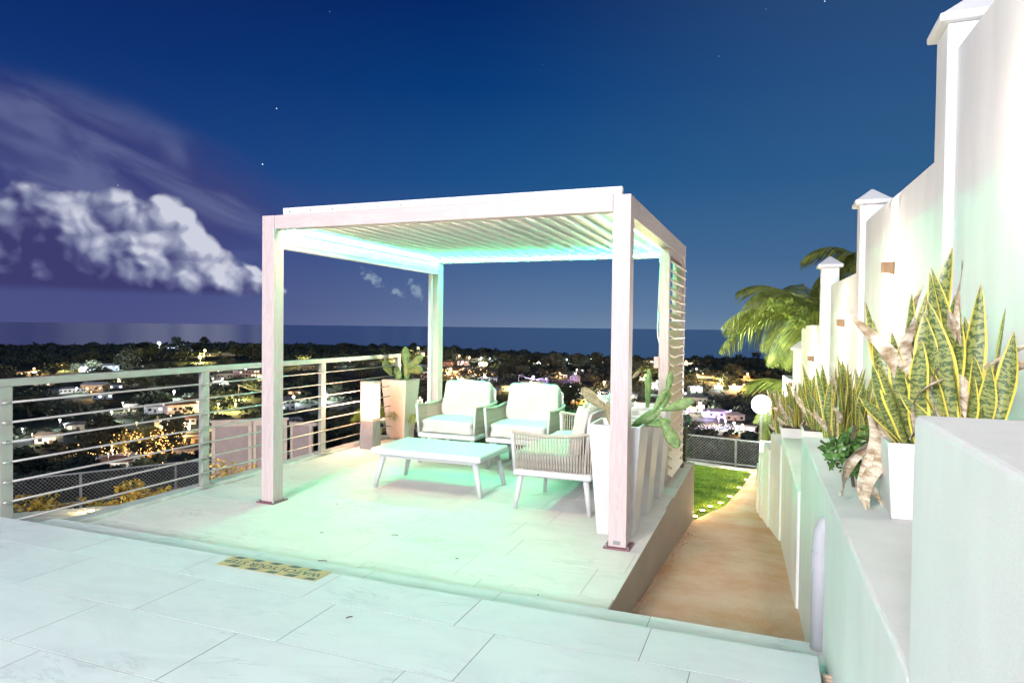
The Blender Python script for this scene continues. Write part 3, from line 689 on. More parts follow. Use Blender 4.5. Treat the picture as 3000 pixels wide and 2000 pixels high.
cactus('green prickly pear with five fleshy pads in the planter behind the lantern', (-.70, 3.48, .72),
       [((-.02, 0, 0), (-.25, .1, 1), .26, .12, F), ((-.12, 0, .10), (-.6, .1, .8), .27, .17, F), ((.09, 0, 0), (.10, 0, 1), .30, .15, F), ((.09, 0, .20), (-.05, 0, 1), .32, .15, F), ((.11, 0, .20), (.85, 0, .75), .31, .14, F), ((.11, 0, .17), (1, -.1, .22), .27, .15, F), ((.02, -.06, 0), (.05, -.1, 1), .20, .11, F)])
cactus('dried brown prickly pear leaning over the nearest right planter', (2.97, .36, .74),
       [((.0, 0, 0), (-.22, 0, 1), .24, .075, F), ((-.04, 0, .16), (-.95, .05, .75), .27, .115, F), ((-.01, 0, .1), (-.02, .2, 1), .17, .06, F)], dry=True)
cactus('green prickly pear sprawling outwards from the nearest right planter', (3.04, .44, .76),
       [((.02, 0, 0), (.75, -.02, .55), .30, .11, (0, -1, .6)), ((.20, 0, .13), (.55, .1, 1), .22, .075, F), ((.26, 0, .16), (.95, 0, .35), .26, .11, (0, -1, .3)), ((.25, 0, .12), (.62, -.2, -.85), .27, .13, (.4, -1, .2)), ((.30, .05, .24), (.15, 0, 1), .22, .065, F), ((.12, .02, .05), (.9, .1, .12), .22, .10, (0, -1, .9))])
cactus('thin upright dried prickly pear in the middle right planter', (2.95, 1.0, .74),
       [((0, 0, 0), (.03, 0, 1), .40, .07, F), ((.02, 0, .36), (.5, 0, .5), .10, .045, F)], dry=True)
cactus('narrow upright green prickly pear in the farthest right planter', (3.02, 1.5, .74),
       [((0, 0, 0), (.05, 0, 1), .42, .08, F), ((.1, 0, 0), (.5, 0, 1), .25, .07, F)])

# warning mat
mt_ = thing('warning_mat', 'tan step warning mat with dark slanted stripes', 'mat', (1.567, -1.678, .2135), R(.6))
tan = mat('mat_tan', (.52, .42, .22), .85, var=.1, scale=14); dkm = mat('mat_dark', (.10, .13, .12), .8)
MB().add([(-.325, -.072, 0), (.325, -.072, 0), (.335, .072, 0), (-.335, .072, 0), (-.325, -.072, -.002), (.325, -.072, -.002), (.335, .072, -.002), (-.335, .072, -.002)], [(0,1,2,3), (4,7,6,5), (0,4,5,1), (1,5,6,2), (2,6,7,3), (3,7,4,0)]).build('mat_sheet', tan, mt_)
for yb, yt in ((-.070, -.040), (.040, .070)):
    for k in range(5 if yb < 0 else 6):
        x = -.30+.125*k + (.05 if yb < 0 else -.01)
        MB().box(0, 0, 0, 1, 1, 1) if False else None
        q = MB(); q.v = [(x, yb, .0012), (x+.062, yb, .0012), (x+.092-.01, yt, .0012), (x+.02, yt, .0012)]; q.f = [(0, 1, 2, 3)]
        q.v = [(min(.318, a), b2, c2) for a, b2, c2 in q.v]; q.build('stripe', dkm, mt_)
cu = bpy.data.curves.new('lettering', 'FONT'); cu.body = 'WATCH YOUR STEP'; cu.size = .066; cu.align_x = 'CENTER'; cu.align_y = 'CENTER'; cu.offset = .0012; cu.space_character = 1.05
tmp_ = bpy.data.objects.new('tmp_text', cu); COL.objects.link(tmp_); bpy.context.view_layer.update()
me = bpy.data.meshes.new_from_object(tmp_.evaluated_get(bpy.context.evaluated_depsgraph_get())); bpy.data.objects.remove(tmp_); me.materials.clear(); me.materials.append(dkm)
o = bpy.data.objects.new('lettering', me); COL.objects.link(o); o.parent = mt_; o.location = (0, 0, .0016); o.rotation_euler = (0, 0, math.pi)

# ================================================================== snake plants
def snake_mat():
    m = bpy.data.materials.new('snake_leaf'); m.use_nodes = True; t = NT(m.node_tree); b = t.n['Principled BSDF']
    tcn = t.node('ShaderNodeTexCoord'); uv = tcn.outputs['UV']; s = t.node('ShaderNodeSeparateXYZ'); t.l.new(uv, s.inputs[0]); u, v, _ = s.outputs
    oi = t.node('ShaderNodeObjectInfo'); rnd = oi.outputs['Random']
    p = t.comb(t.m('ADD', t.m('MULTIPLY', u, 1.6), t.m('MULTIPLY', rnd, 30.0)), t.m('MULTIPLY', v, 15.0), t.m('MULTIPLY', rnd, 9.0))
    n = t.noise(p, 1.5, 4.0, .6, .8)
    wv = t.m('SINE', t.m('ADD', t.m('MULTIPLY', v, 115.0), t.m('MULTIPLY', n, 20.0)))
    bands = t.smooth(t.m('ADD', wv, t.m('MULTIPLY', t.m('SUBTRACT', t.noise(p, 2.5, 2.0), .5), 2.0)), -.2, .6)
    g = t.mix(bands, (.26, .28, .08, 1), (.06, .10, .03, 1))
    edge = t.m('ABSOLUTE', t.m('SUBTRACT', u, .5)); em = t.smooth(t.m('ADD', edge, t.m('MULTIPLY', t.m('SUBTRACT', n, .5), .05)), .37, .41)
    c = t.mix(em, g, (.72, .58, .09, 1)); tip = t.smooth(v, .95, 1.0); c = t.mix(t.m('MULTIPLY', tip, .8), c, (.40, .28, .12, 1))
    t.l.new(c, b.inputs['Base Color']); b.inputs['Roughness'].default_value = .42
    return m
M['snake'] = snake_mat()
def leaf_mesh(seed, w_=.028, curl=.0, bend=.08, mt=None, name='leaf'):
    rs = random.Random(seed); n = 16; cols = 5; v = []; f = []; uvs = []
    ph = rs.uniform(0, 6); bx, by = rs.uniform(-1, 1)*bend, rs.uniform(-1, 1)*bend; tw = rs.uniform(-.7, .7)
    for i in range(n+1):
        t_ = i/n; w1 = (.55+.45*math.sin(min(1, t_/.45)*math.pi/2)) * (1 if t_ < .55 else max(0.02, math.cos((t_-.55)/.45*math.pi/2))**.75)
        w1 *= w_*(1+.07*math.sin(11*t_+ph)); a = tw*t_ + curl*math.sin(4*t_+ph)
        cx = bx*t_*t_ + curl*.12*math.sin(5*t_+ph); cy = by*t_*t_ + curl*.10*math.cos(6*t_+ph)
        for k in range(cols):
            q = k/(cols-1)*2-1; d_ = (abs(q)**1.5)*w1*.35 + curl*.02*math.sin(9*t_+3*q+ph)
            lx, ly = q*w1, d_
            v.append((cx+lx*math.cos(a)-ly*math.sin(a), cy+lx*math.sin(a)+ly*math.cos(a), t_))
            uvs.append((k/(cols-1), t_))
    for i in range(n):
        for k in range(cols-1): a = i*cols+k; f.append((a, a+1, a+cols+1, a+cols))
    me = bpy.data.meshes.new(name); me.from_pydata(v, [], f); ul = me.uv_layers.new(name='uv')
    for l in me.loops: ul.data[l.index].uv = uvs[l.vertex_index]
    me.materials.append(mt or M['snake']); me.polygons.foreach_set('use_smooth', [True]*len(me.polygons)); return me
LEAVES = [leaf_mesh(i, .037, 0, .10) for i in range(6)]
DRY = [leaf_mesh(40+i, .042, .38, .09, M['dry'], 'dry_leaf') for i in range(4)]
def put_leaf(t, base, tip, wid, k, dry=False):
    b_ = Vector(base); d = Vector(tip)-b_; L = d.length; me = (DRY[k % 4] if dry else LEAVES[k % 6])
    o = place('dry_leaf' if dry else 'leaf', me, t, b_); o.rotation_mode = 'QUATERNION'
    o.rotation_quaternion = d.to_track_quat('Z', 'Y') @ Quaternion((0, 0, 1), k*1.13+.4*math.sin(k*7)); o.scale = (wid, wid, L); return o
# big plant: pot and leaves, coordinates local to the pot
sp = thing('snake_plant', 'largest variegated snake plant with tall yellow edged leaves in a white pot', 'potted plant', (4.66, -1.56, .82))
planter_b = MB()
for r_, z in ((.165, 0), (.185, .29), (.165, .29), (.160, .26)): planter_b.v += [(-r_, -r_*.85, z), (r_, -r_*.85, z), (r_, r_*.85, z), (-r_, r_*.85, z)]
planter_b.f = [(3, 2, 1, 0)] + [(4*k+i, 4*k+(i+1) % 4, 4*k+4+(i+1) % 4, 4*k+4+i) for k in range(3) for i in range(4)] + [(12, 13, 14, 15)]
planter_b.build('pot', M['pot'], sp, bevel=.005)
MB().box(-.158, -.134, .255, .158, .134, .268).build('soil', M['soil'], sp)
rs = random.Random(21)
main = [((-.03, .02), (-.02, 0, 1.12), 1.15), ((-.01, -.03), (.02, -.03, 1.00), .85), ((.05, .0), (.085, .0, 1.02), 1.05), ((.09, -.02), (.13, 0, .95), 1.0), ((.03, -.08), (.03, -.08, .88), 1.1), ((.13, -.05), (.24, -.03, .85), 1.15), ((.12, .04), (.20, .03, .66), 1.0), ((.14, -.08), (.27, -.06, .72), .9), ((.0, .08), (-.03, .1, .80), 1.0),
        ((-.08, -.02), (-.16, -.02, .74), .95), ((-.12, .0), (-.25, .02, .78), .8), ((-.13, -.05), (-.27, -.06, .56), .8), ((-.06, -.09), (-.12, -.1, .70), 1.0), ((-.1, -.08), (-.19, -.12, .58), .95), ((.0, -.1), (.0, -.13, .66), .95), ((.07, -.1), (.10, -.12, .56), .8), ((.11, -.1), (.18, -.12, .60), .8), ((.14, -.0), (.16, -.02, .46), .7), ((-.14, .05), (-.22, .08, .62), .8), ((.02, .1), (.08, .13, .72), 1), ((-.02, -.11), (-.05, -.16, .48), .8), ((-.1, .08), (-.14, .12, .7), .9), ((.08, .06), (.12, .1, .82), .9), ((-.05, .05), (-.09, .03, .92), .9), ((.1, -.11), (.13, -.15, .42), .7), ((-.11, -.1), (-.22, -.16, .44), .8)]
for k, (b_, tp, wd) in enumerate(main): put_leaf(sp, (b_[0], b_[1], .26), (tp[0]*1.05, tp[1], (tp[2]+.08)*.86), wd, k)
for k in range(30):
    a = rs.uniform(0, 6.28); r_ = rs.uniform(.03, .14); put_leaf(sp, (r_*math.cos(a), r_*.7*math.sin(a), .26), (r_*1.7*math.cos(a)-.03, r_*math.sin(a), rs.uniform(.45, .85)), rs.uniform(.7, 1.05), k+3)
for b_, tp, wd in [((-.08, .0, .28), (-.20, 0, .82), .8), ((-.05, -.03, .5), (-.17, -.05, .74), .7), ((.06, 0, .55), (.08, -.02, .98), .40), ((.09, -.02, .42), (.06, -.04, .80), .8), ((.10, -.02, .34), (.17, -.02, .66), 1.1), ((-.02, -.12, .28), (-.04, -.15, .60), .7), ((.14, -.03, .58), (.62, -.08, .82), .35), ((-.12, -.1, .3), (-.05, -.14, .55), .6), ((.0, .04, .5), (-.14, .0, .86), .7)]:
    put_leaf(sp, b_, tp, wd, int(abs(b_[0]*100)+abs(tp[2]*10)), True)
# the dead leaf bundle hanging down to the block
dl = thing('dead_leaves', 'withered brown leaf bundle hanging from the big snake plant onto the block', 'leaves', (4.39, -1.52, .82))
for k, (b_, tp, wd) in enumerate([((.07, .02, .36), (-.015, -.02, .0), 1.0), ((.08, .0, .33), (.03, -.03, .01), .8), ((.05, .03, .30), (-.03, .02, .02), .9), ((.06, -.01, .24), (.035, .0, -.0), .5)]): put_leaf(dl, b_, tp, wd, k+1, True)
def clump(name, label, loc, n, hh, spread, seed, potw=.17, ph=.2, dryn=8, group=None, x=1.0):
    t = thing(name, label, 'potted plant', loc, 0, group); r_ = random.Random(seed)
    MB().frustum((0, 0, 0), potw*.88, potw*.88, (0, 0, ph), potw, potw).build('pot', M['pot'], t, bevel=.005)
    MB().box(-potw+.02, -potw+.02, ph, potw-.02, potw-.02, ph+.006).build('soil', M['soil'], t)
    for k in range(n):
        a = r_.uniform(0, 6.28); q = potw*.8*math.sqrt(r_.random()); h = hh*r_.uniform(.45, 1)*(1-.25*q/potw); s = spread*r_.uniform(.6, 1.4)
        bx, by = q*math.cos(a), q*math.sin(a)
        put_leaf(t, (bx, by, ph), (bx*(1+s)*x+r_.uniform(-.04, .04), by*(1+s), ph+h), r_.uniform(.45, .85), k+seed)
    for k in range(dryn):
        a = r_.uniform(0, 6.28); q = potw*.85; put_leaf(t, (q*.6*math.cos(a), q*.6*math.sin(a), ph), (q*(1.6)*math.cos(a), q*1.4*math.sin(a), ph+hh*r_.uniform(.2, .85)), r_.uniform(.4, .7), k+seed, True)
    return t
clump('snake_plant', 'smaller snake plant clump on the third block, just left of the big plant', (4.60, 1.15, .45), 60, .74, .45, 3, .19, .20, 6)
clump('snake_plant', 'bushy snake plant clump spilling in front of the second wall light', (4.50, 1.95, .45), 54, .66, .6, 5, .18, .20, 7)
clump('snake_plant', 'dried brownish snake plant clump farthest down the blocks', (4.33, 3.0, .38), 40, .62, .7, 9, .17, .14, 26)
clump('snake_plant', 'greying snake plant clump behind the dried one beside the floodlight', (4.24, 3.72, .19), 36, .66, .7, 12, .15, .14, 22)

def leafcloud(n, sampler, size, mt, seed=0, flat=0.0, aspect=.55):
    r_ = np.random.default_rng(seed); c = sampler(r_, n); s = size*r_.uniform(.6, 1.4, (n, 1))
    a = r_.normal(size=(n, 3)); a /= np.linalg.norm(a, axis=1, keepdims=True); b_ = r_.normal(size=(n, 3)); b_[:, 2] *= (1-flat); b_ = np.cross(a, b_); b_ /= np.linalg.norm(b_, axis=1, keepdims=True)
    a = a*s; b_ = b_*s*aspect
    v = np.stack([c-a, c-b_, c+a, c+b_], 1).reshape(-1, 3)
    me = bpy.data.meshes.new('leaves'); f = [(4*i, 4*i+1, 4*i+2, 4*i+3) for i in range(n)]
    me.from_pydata(v.tolist(), [], f); me.materials.append(mt); return me
def ball(cs):
    cs = np.array(cs, float)
    def f(r_, n):
        k = r_.integers(0, len(cs), n); d = r_.normal(size=(n, 3)); d /= np.linalg.norm(d, axis=1, keepdims=True)
        q = r_.uniform(.55, 1.05, (n, 1))**.6
        return cs[k, :3] + d*q*cs[k, 3:4]*np.array([[1, 1, .8]])
    return f
# small green jade-like plant between the pots
t = thing('succulent', 'small dark green leafy succulent between the two snake plant pots', 'plant', (4.40, -1.18, .82))
place('foliage', leafcloud(420, ball([(0, 0, .14, .11), (.07, -.05, .12, .10), (.05, .07, .20, .08), (-.04, -.08, .18, .08)]), .022, M['leaf'], 4), t, kind='stuff'); MB().tube([(.02, 0, 0), (.0, 0, .15), (.02, .01, .28)], .008, 6).build('stem', M['bark'], t)
t = thing('green_vine', 'yellow green vine hanging over the fourth wall panel', 'vine', (4.52, 7.2, 1.6))
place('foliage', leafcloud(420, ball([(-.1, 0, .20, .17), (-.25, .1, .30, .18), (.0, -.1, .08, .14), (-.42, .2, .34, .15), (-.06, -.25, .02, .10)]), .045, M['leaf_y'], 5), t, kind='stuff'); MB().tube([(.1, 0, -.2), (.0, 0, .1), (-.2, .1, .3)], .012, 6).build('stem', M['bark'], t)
# hedge behind the armchairs
def boxs(x0, y0, z0, x1, y1, z1):
    return lambda r_, n: np.array([x0, y0, z0])+r_.random((n, 3))*np.array([x1-x0, y1-y0, z1-z0])
hd = thing('hedge', 'low clipped boxwood hedge behind the armchairs', 'hedge', (0, 3.5, -.05))
place('foliage', leafcloud(5200, boxs(-.3, -.12, .0, 3.2, .14, .56), .017, M['box'], 6), hd, kind='stuff'); MB().box(-.3, -.08, -.5, 3.15, .10, .42).build('stems', M['soil'], hd)
# small palm and spider plant behind the lantern
def frond_mesh(L, n, droop, lw_, mt, seed, name='frond'):
    r_ = random.Random(seed); b_ = MB(); pts = []
    for i in range(n+1):
        t_ = i/n; a = .9-droop*t_*1.6; pts.append((pts[-1][0]+L/n*math.cos(a), 0, pts[-1][2]+L/n*math.sin(a)) if pts else (0, 0, 0))
    b_.tube(pts, [lw_*.35*(1-.8*i/n) for i in range(n+1)], 4, False)
    for i in range(2, n+1):
        t_ = i/n; p = Vector(pts[i]); tn = (Vector(pts[i])-Vector(pts[i-1])).normalized(); ll = L*.40*math.sin(math.pi*min(.97, .18+t_*.78))*r_.uniform(.85, 1.1)
        for s_ in (-1, 1):
            d = (tn*.75 + Vector((0, s_, 0))*.75 + Vector((0, 0, -.25-.35*droop*t_+r_.uniform(-.12, .12)))).normalized(); e = p+d*ll + Vector((0, 0, -ll*.30*droop)); m_ = p+d*ll*.5
            o = len(b_.v); wv_ = tn*lw_*.5; b_.v += [tuple(p-wv_*.6), tuple(p+wv_*.6), tuple(m_+wv_), tuple(m_-wv_), tuple(e)]; b_.f += [(o, o+1, o+2, o+3), (o+3, o+2, o+4)]
    return b_.mesh(name, mt)
t = thing('areca_palm', 'small yellow green palm behind the lantern and cactus planter', 'plant', (-.95, 3.62, -.2))
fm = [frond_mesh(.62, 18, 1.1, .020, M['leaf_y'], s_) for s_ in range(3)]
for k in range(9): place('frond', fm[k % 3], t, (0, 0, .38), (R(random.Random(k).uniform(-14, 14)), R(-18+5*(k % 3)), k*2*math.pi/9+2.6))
MB().tube([(0, 0, 0), (.02, 0, .42)], .02, 8).build('trunk', M['bark'], t)
t = thing('spider_plant', 'pale arching spider plant at the foot of the cactus planter', 'plant', (-.88, 3.18, -.0))
for k in range(14):
    a = k*2.4; o = place('leaf', LEAVES[k % 6], t, (0, 0, 0)); d = Vector((math.cos(a)*.8, math.sin(a)*.8, .9)); o.rotation_mode = 'QUATERNION'; o.rotation_quaternion = d.to_track_quat('Z', 'Y'); o.scale = (.16, .16, .17)
# shrub lit yellow outside the railing
SHL = mat('amber_lit_leaf', (.30, .22, .04), .65, var=.5, scale=9)  # yellow light on the shrubs is put into this leaf colour
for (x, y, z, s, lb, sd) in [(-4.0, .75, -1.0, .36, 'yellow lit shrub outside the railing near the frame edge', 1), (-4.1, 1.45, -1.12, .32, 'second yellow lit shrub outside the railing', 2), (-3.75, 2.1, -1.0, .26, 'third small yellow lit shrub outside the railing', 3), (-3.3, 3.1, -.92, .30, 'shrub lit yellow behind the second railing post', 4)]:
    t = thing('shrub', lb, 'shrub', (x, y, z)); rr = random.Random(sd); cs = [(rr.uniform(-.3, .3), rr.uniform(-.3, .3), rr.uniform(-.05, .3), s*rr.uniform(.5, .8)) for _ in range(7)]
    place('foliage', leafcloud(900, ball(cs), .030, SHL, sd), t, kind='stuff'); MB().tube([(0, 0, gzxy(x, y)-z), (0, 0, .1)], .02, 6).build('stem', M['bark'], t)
for x, y, z in ((-3.6, .5, -1.1), (-3.6, 1.6, -1.15), (-2.9, 2.8, -1.0)): light('shrub_uplight', 'POINT', (x, y, z), 14, (1, .66, .20), shadow_soft_size=.05)

# ================================================================== palms beyond the wall
def palm(label, x, y, zc, L, nf, seed, zg, group=None):
    t = thing('palm_tree', label, 'palm tree', (x, y, zg), 0, group); r_ = random.Random(seed)
    MB().tube([(0, 0, 0), (.08, .05, (zc-zg)*.5), (0, 0, zc-zg)], [.13, .10, .09], 10).build('trunk', M['bark'], t, smooth=True)
    ms = [frond_mesh(L*r_.uniform(.85, 1.1), 44, r_.uniform(.8, 1.5), .040, M['frond'], seed*10+i) for i in range(5)]
    for k in range(nf): place('frond', ms[k % 5], t, (0, 0, zc-zg), (R(r_.uniform(-12, 12)), R(r_.uniform(-22, 48)), k*2.399+r_.uniform(-.2, .2)))
    return t
palm('large palm with long drooping fronds behind the lowest white pillar', 4.75, 11.2, 1.85, 2.1, 22, 3, -2.4)
palm('second palm crown rising behind the third pillar', 6.0, 12.6, 3.0, 1.5, 14, 5, -2.5)
palm('lower young palm behind the floodlight and dried snake plants', 4.75, 12.8, -.1, 1.6, 14, 8, -2.4)

# floodlight on its post
fl = thing('floodlight', 'bright white floodlight on a post below the palm, glare shaped as a globe', 'floodlight', (3.885, 10.6, -2.5))
MB().tube([(0, 0, 0), (0, 0, 2.2)], .03, 10).build('post', M['fence'], fl)
bm_ = bmesh.new(); bmesh.ops.create_icosphere(bm_, subdivisions=3, radius=.2); me = bpy.data.meshes.new('globe'); bm_.to_mesh(me); bm_.free(); me.materials.append(glow('flood_white', (.9, 1, .98), 30)); me.polygons.foreach_set('use_smooth', [True]*len(me.polygons))  # sphere sized to the lamp's glare disc, not to a real globe
place('globe', me, fl, (0, 0, 2.44))
light('flood_lamp', 'POINT', (.1, -.1, 2.75), 480, (.85, 1, .90), parent=fl, shadow_soft_size=.12)
light('lawn_fill', 'POINT', (1.9, 7.6, .75), 210, (.95, 1, .45), shadow_soft_size=.25)  # added point light with no fixture, brightens the lawn

# ================================================================== chain link fence
def fence(a, b_, za, zb, zg, npost, label, rows=(0, .55, 1.0), group='chain link fences below the terrace'):
    t = thing('chain_link_fence', label, 'fence', (a[0], a[1], 0), 0, group); A = Vector((0, 0, za)); Bv = Vector((b_[0]-a[0], b_[1]-a[1], zb)); L = Vector((Bv.x, Bv.y, 0)).length
    d = Vector((Bv.x, Bv.y, 0))/L
    zt = lambda s: za+(zb-za)*s/L
    H = 1.05
    for r_ in rows: MB().tube([tuple(d*0+Vector((0, 0, za-H*r_))), tuple(d*L+Vector((0, 0, zb-H*r_)))], .020, 6).build('rail', M['fence'], t)
    for k in range(npost+1):
        s = L*k/npost; q = d*s; MB().tube([(q.x, q.y, zg), (q.x, q.y, zt(s))], .026, 8).build('post', M['fence'], t)
        if k < npost: s2 = s+L/npost*.5; q = d*s2; MB().tube([(q.x, q.y, zt(s2)-H*.55), (q.x, q.y, zt(s2)-H)], .018, 6).build('stay', M['fence'], t)
    m_ = MB(); st = .075; r_ = .0019; nrm = Vector((-d.y, d.x, 0))*r_
    s = -H
    while s < L:
        for sg in (1, -1):
            s0, s1 = (s, s+H); z0f, z1f = (0, 1) if sg == 1 else (1, 0)
            c0, c1 = max(s0, 0), min(s1, L)
            if c1 <= c0: continue
            f0, f1 = (c0-s0)/H, (c1-s0)/H
            h0, h1 = (f0, f1) if sg == 1 else (1-f0, 1-f1)
            p0_, p1_ = d*c0+Vector((0, 0, zt(c0)-H+H*h0)), d*c1+Vector((0, 0, zt(c1)-H+H*h1))
            u_ = (p1_-p0_).normalized().cross(Vector((-d.y, d.x, 0))).normalized()*r_*1.3
            o = len(m_.v); m_.v += [tuple(p0_-u_), tuple(p0_+u_), tuple(p1_+u_), tuple(p1_-u_)]; m_.f.append((o, o+1, o+2, o+3))
        s += st
    m_.build('mesh_wire', M['fence'], t, kind='stuff')
fence((-11.5, .4), (-7.8, 6.2), -1.52, -1.47, -2.6, 4, 'chain link fence seen low through the railing at the left')
fence((-7.8, 6.2), (-4.3, 9.0), -1.47, -1.3, -2.6, 3, 'chain link fence continuing behind the pale framed screen')
fence((-4.3, 9.0), (2.05, 11.9), -1.3, -1.0, -2.6, 5, 'chain link fence hidden mostly behind the pergola')
fence((2.05, 11.9), (4.6, 12.0), -1.0, -1.12, -2.6, 2, 'chain link fence beyond the lawn and its lights')

# framed screen / white hoop chairs on the lower ground
sc_ = thing('framed_screen', 'pale framed two panel screen standing on the lower ground behind the railing', 'screen', (-5.17, 4.58, -2.45))
scm = mat('screen_frame_paint', (.55, .45, .40), .5); sgm = mat('screen_panel_fabric', (.34, .27, .27), .7, var=.08)
dx, dy = .93, .86; Ls = math.hypot(dx, dy); sc_.rotation_euler = (0, 0, math.atan2(dy, dx))
MB().box(0, 0, 0, Ls, .04, 2.22).build('backing', sgm, sc_)
for x0, x1 in ((0, .06), (.60, .66), (.69, .74), (Ls-.06, Ls)): MB().box(x0, -.03, 0, x1, -.001, 2.22).build('upright', scm, sc_)
for z0, z1, x0, x1 in ((2.14, 2.22, .061, .599), (2.14, 2.22, .741, Ls-.061), (1.1, 1.14, .061, .599), (1.1, 1.14, .741, Ls-.061)): MB().box(x0, -.028, z0, x1, -.0015, z1).build('cross_bar', scm, sc_)
MB().box(-.03, -.05, 2.222, Ls+.03, .06, 2.26).build('cap', scm, sc_)
s2 = thing('framed_screen', 'narrow return panel of the pale screen right of the front pergola post', 'screen', (-4.18, 5.48, -2.45)); s2.rotation_euler = (0, 0, .2)
MB().box(0, 0, 0, .42, .04, 2.12).build('backing', sgm, s2)
for x0, x1 in ((0, .05), (.37, .42)): MB().box(x0, -.03, 0, x1, -.001, 2.12).build('upright', scm, s2)
MB().box(-.02, -.04, 2.122, .50, .05, 2.18).build('cap', scm, s2)
for k, (x, y, lb) in enumerate([(-4.45, 4.1, 'white hoop backed chair left of two on the lower ground'), (-4.1, 4.38, 'white hoop backed chair right of two on the lower ground')]):
    t = thing('hoop_chair', lb, 'chair', (x, y, -2.45), .7)
    for q in (-.16, .16): MB().tube([(q-.05, 0, 0), (q-.05, 0, 1.32), (q-.03, 0, 1.40), (q, 0, 1.42), (q+.03, 0, 1.40), (q+.05, 0, 1.32), (q+.05, 0, 0)], .010, 8).build('hoop', M['furn'], t, smooth=True)
    MB().tube([(-.24, 0, 1.14), (.24, 0, 1.14)], .009, 8).build('bar', M['furn'], t); MB().box(-.23, -.4, .62, .23, 0, .66).build('seat', M['furn'], t)
light('lower_yard_lamp', 'POINT', (-3.0, 3.0, .2), 60, (1, .78, .68), shadow_soft_size=.1)

# ================================================================== the town below
HOUSES= [(-753.8, 571.5, 45.3, 9.1, 'longcool'), (-768.3, 497.1, 19.0, 3.4, 'warm'), (-620.8, 416.5, 15.7, 5.0, 'warm'), (-640.8, 467.2, 11.6, 4.8, 'dim'), (-619.3, 479.1, 11.7, 4.8, 'dim'), (-544.3, 384.7, 21.4, 5.1, 'dim'), (-535.6, 402.5, 20.4, 8.2, 'orange'), (-537.4, 423.1, 12.1, 6.0, 'cool'), (-533.2, 440.3, 13.0, 6.2, 'dim'), (-753.2, 641.6, 16.0, 4.5, 'dim'), (-1306.4, 1135.5, 39.0, 6.2, 'cool'), (-1271.9, 1135.4, 31.0, 6.2, 'cool'), (-1185.1, 1097.7, 37.0, 6.7, 'warm'), (-928.0, 923.1, 27.5, 8.6, 'yellow'), (-917.7, 947.3, 27.9, 7.4, 'warm'), (-541.7, 552.7, 18.9, 8.7, 'dim'), (-541.5, 586.0, 26.6, 10.6, 'pink'), (-621.0, 564.0, 6.1, 5.4, 'dim'), (-376.6, 323.4, 10.8, 5.9, 'cool'), (-363.6, 333.5, 21.6, 7.7, 'pink'), (-298.3, 267.8, 16.6, 6.6, 'white'), (-315.1, 292.5, 12.0, 4.4, 'dim'), (-557.8, 711.9, 22.1, 8.9, 'yellow'), (-551.5, 765.4, 7.5, 3.7, 'warm'), (-535.5, 830.9, 10.9, 5.9, 'dim'), (-615.7, 1017.7, 18.0, 7.2, 'yellow'), (-638.4, 1166.3, 24.2, 9.4, 'yellow'), (-349.6, 650.5, 13.5, 7.5, 'pink'), (-309.1, 372.9, 10.9, 9.5, 'cool'), (-257.8, 314.1, 12.7, 3.6, 'dim'), (-1124.5, 1048.4, 21.2, 5.7, 'cool'), (-443.1, 888.8, 15.2, 8.1, 'orange'), (-431.6, 916.6, 17.6, 9.3, 'pink'), (-360.6, 741.0, 14.3, 7.6, 'yellow'), (-331.7, 671.7, 11.5, 5.4, 'orange'), (-311.6, 671.9, 18.2, 7.6, 'warm'), (-279.8, 657.6, 20.5, 5.9, 'cool'), (-277.5, 620.4, 15.3, 4.2, 'dim'), (-461.1, 1038.4, 15.1, 5.8, 'cool'), (-240.9, 589.4, 7.2, 3.9, 'orange'), (-225.2, 639.9, 18.8, 4.9, 'warm'), (-222.9, 674.5, 13.1, 5.1, 'purple'), (-190.8, 687.5, 10.2, 9.5, 'purple'), (-156.1, 581.9, 12.3, 5.5, 'cool'), (-133.5, 542.4, 17.1, 5.1, 'white'), (-314.7, 1083.7, 17.2, 3.4, 'cool'), (-299.5, 1203.4, 8.8, 3.8, 'cool'), (-133.9, 600.9, 13.7, 4.4, 'warm'), (-183.6, 1119.9, 14.8, 4.5, 'orange'), (-196.3, 1111.6, 13.6, 3.4, 'purple'), (-109.7, 685.1, 13.9, 5.6, 'dim'), (-102.3, 697.9, 9.2, 4.2, 'cool'), (-112.6, 1076.1, 23.5, 6.4, 'warm'), (-78.0, 935.8, 13.8, 4.1, 'cool'), (-31.9, 918.7, 15.1, 6.2, 'dim'), (-23.2, 858.0, 8.3, 4.1, 'orange'), (-44.8, 694.2, 8.2, 4.8, 'white'), (-24.9, 688.8, 18.7, 5.3, 'orange'), (-53.9, 548.9, 24.6, 7.1, 'dim'), (-49.4, 489.0, 11.2, 3.9, 'yellow'), (-44.2, 509.2, 4.5, 4.0, 'white'), (-30.3, 466.2, 18.4, 6.0, 'purple'), (-17.9, 453.9, 13.3, 5.8, 'dim'), (-8.7, 398.7, 11.6, 3.5, 'purple'), (-443.1, 1135.4, 12.5, 5.0, 'cool'), (-648.1, 732.3, 18.8, 4.7, 'dim'), (-320.2, 764.4, 10.2, 4.2, 'dim'), (-697.5, 475.3, 10.7, 3.6, 'dim')]
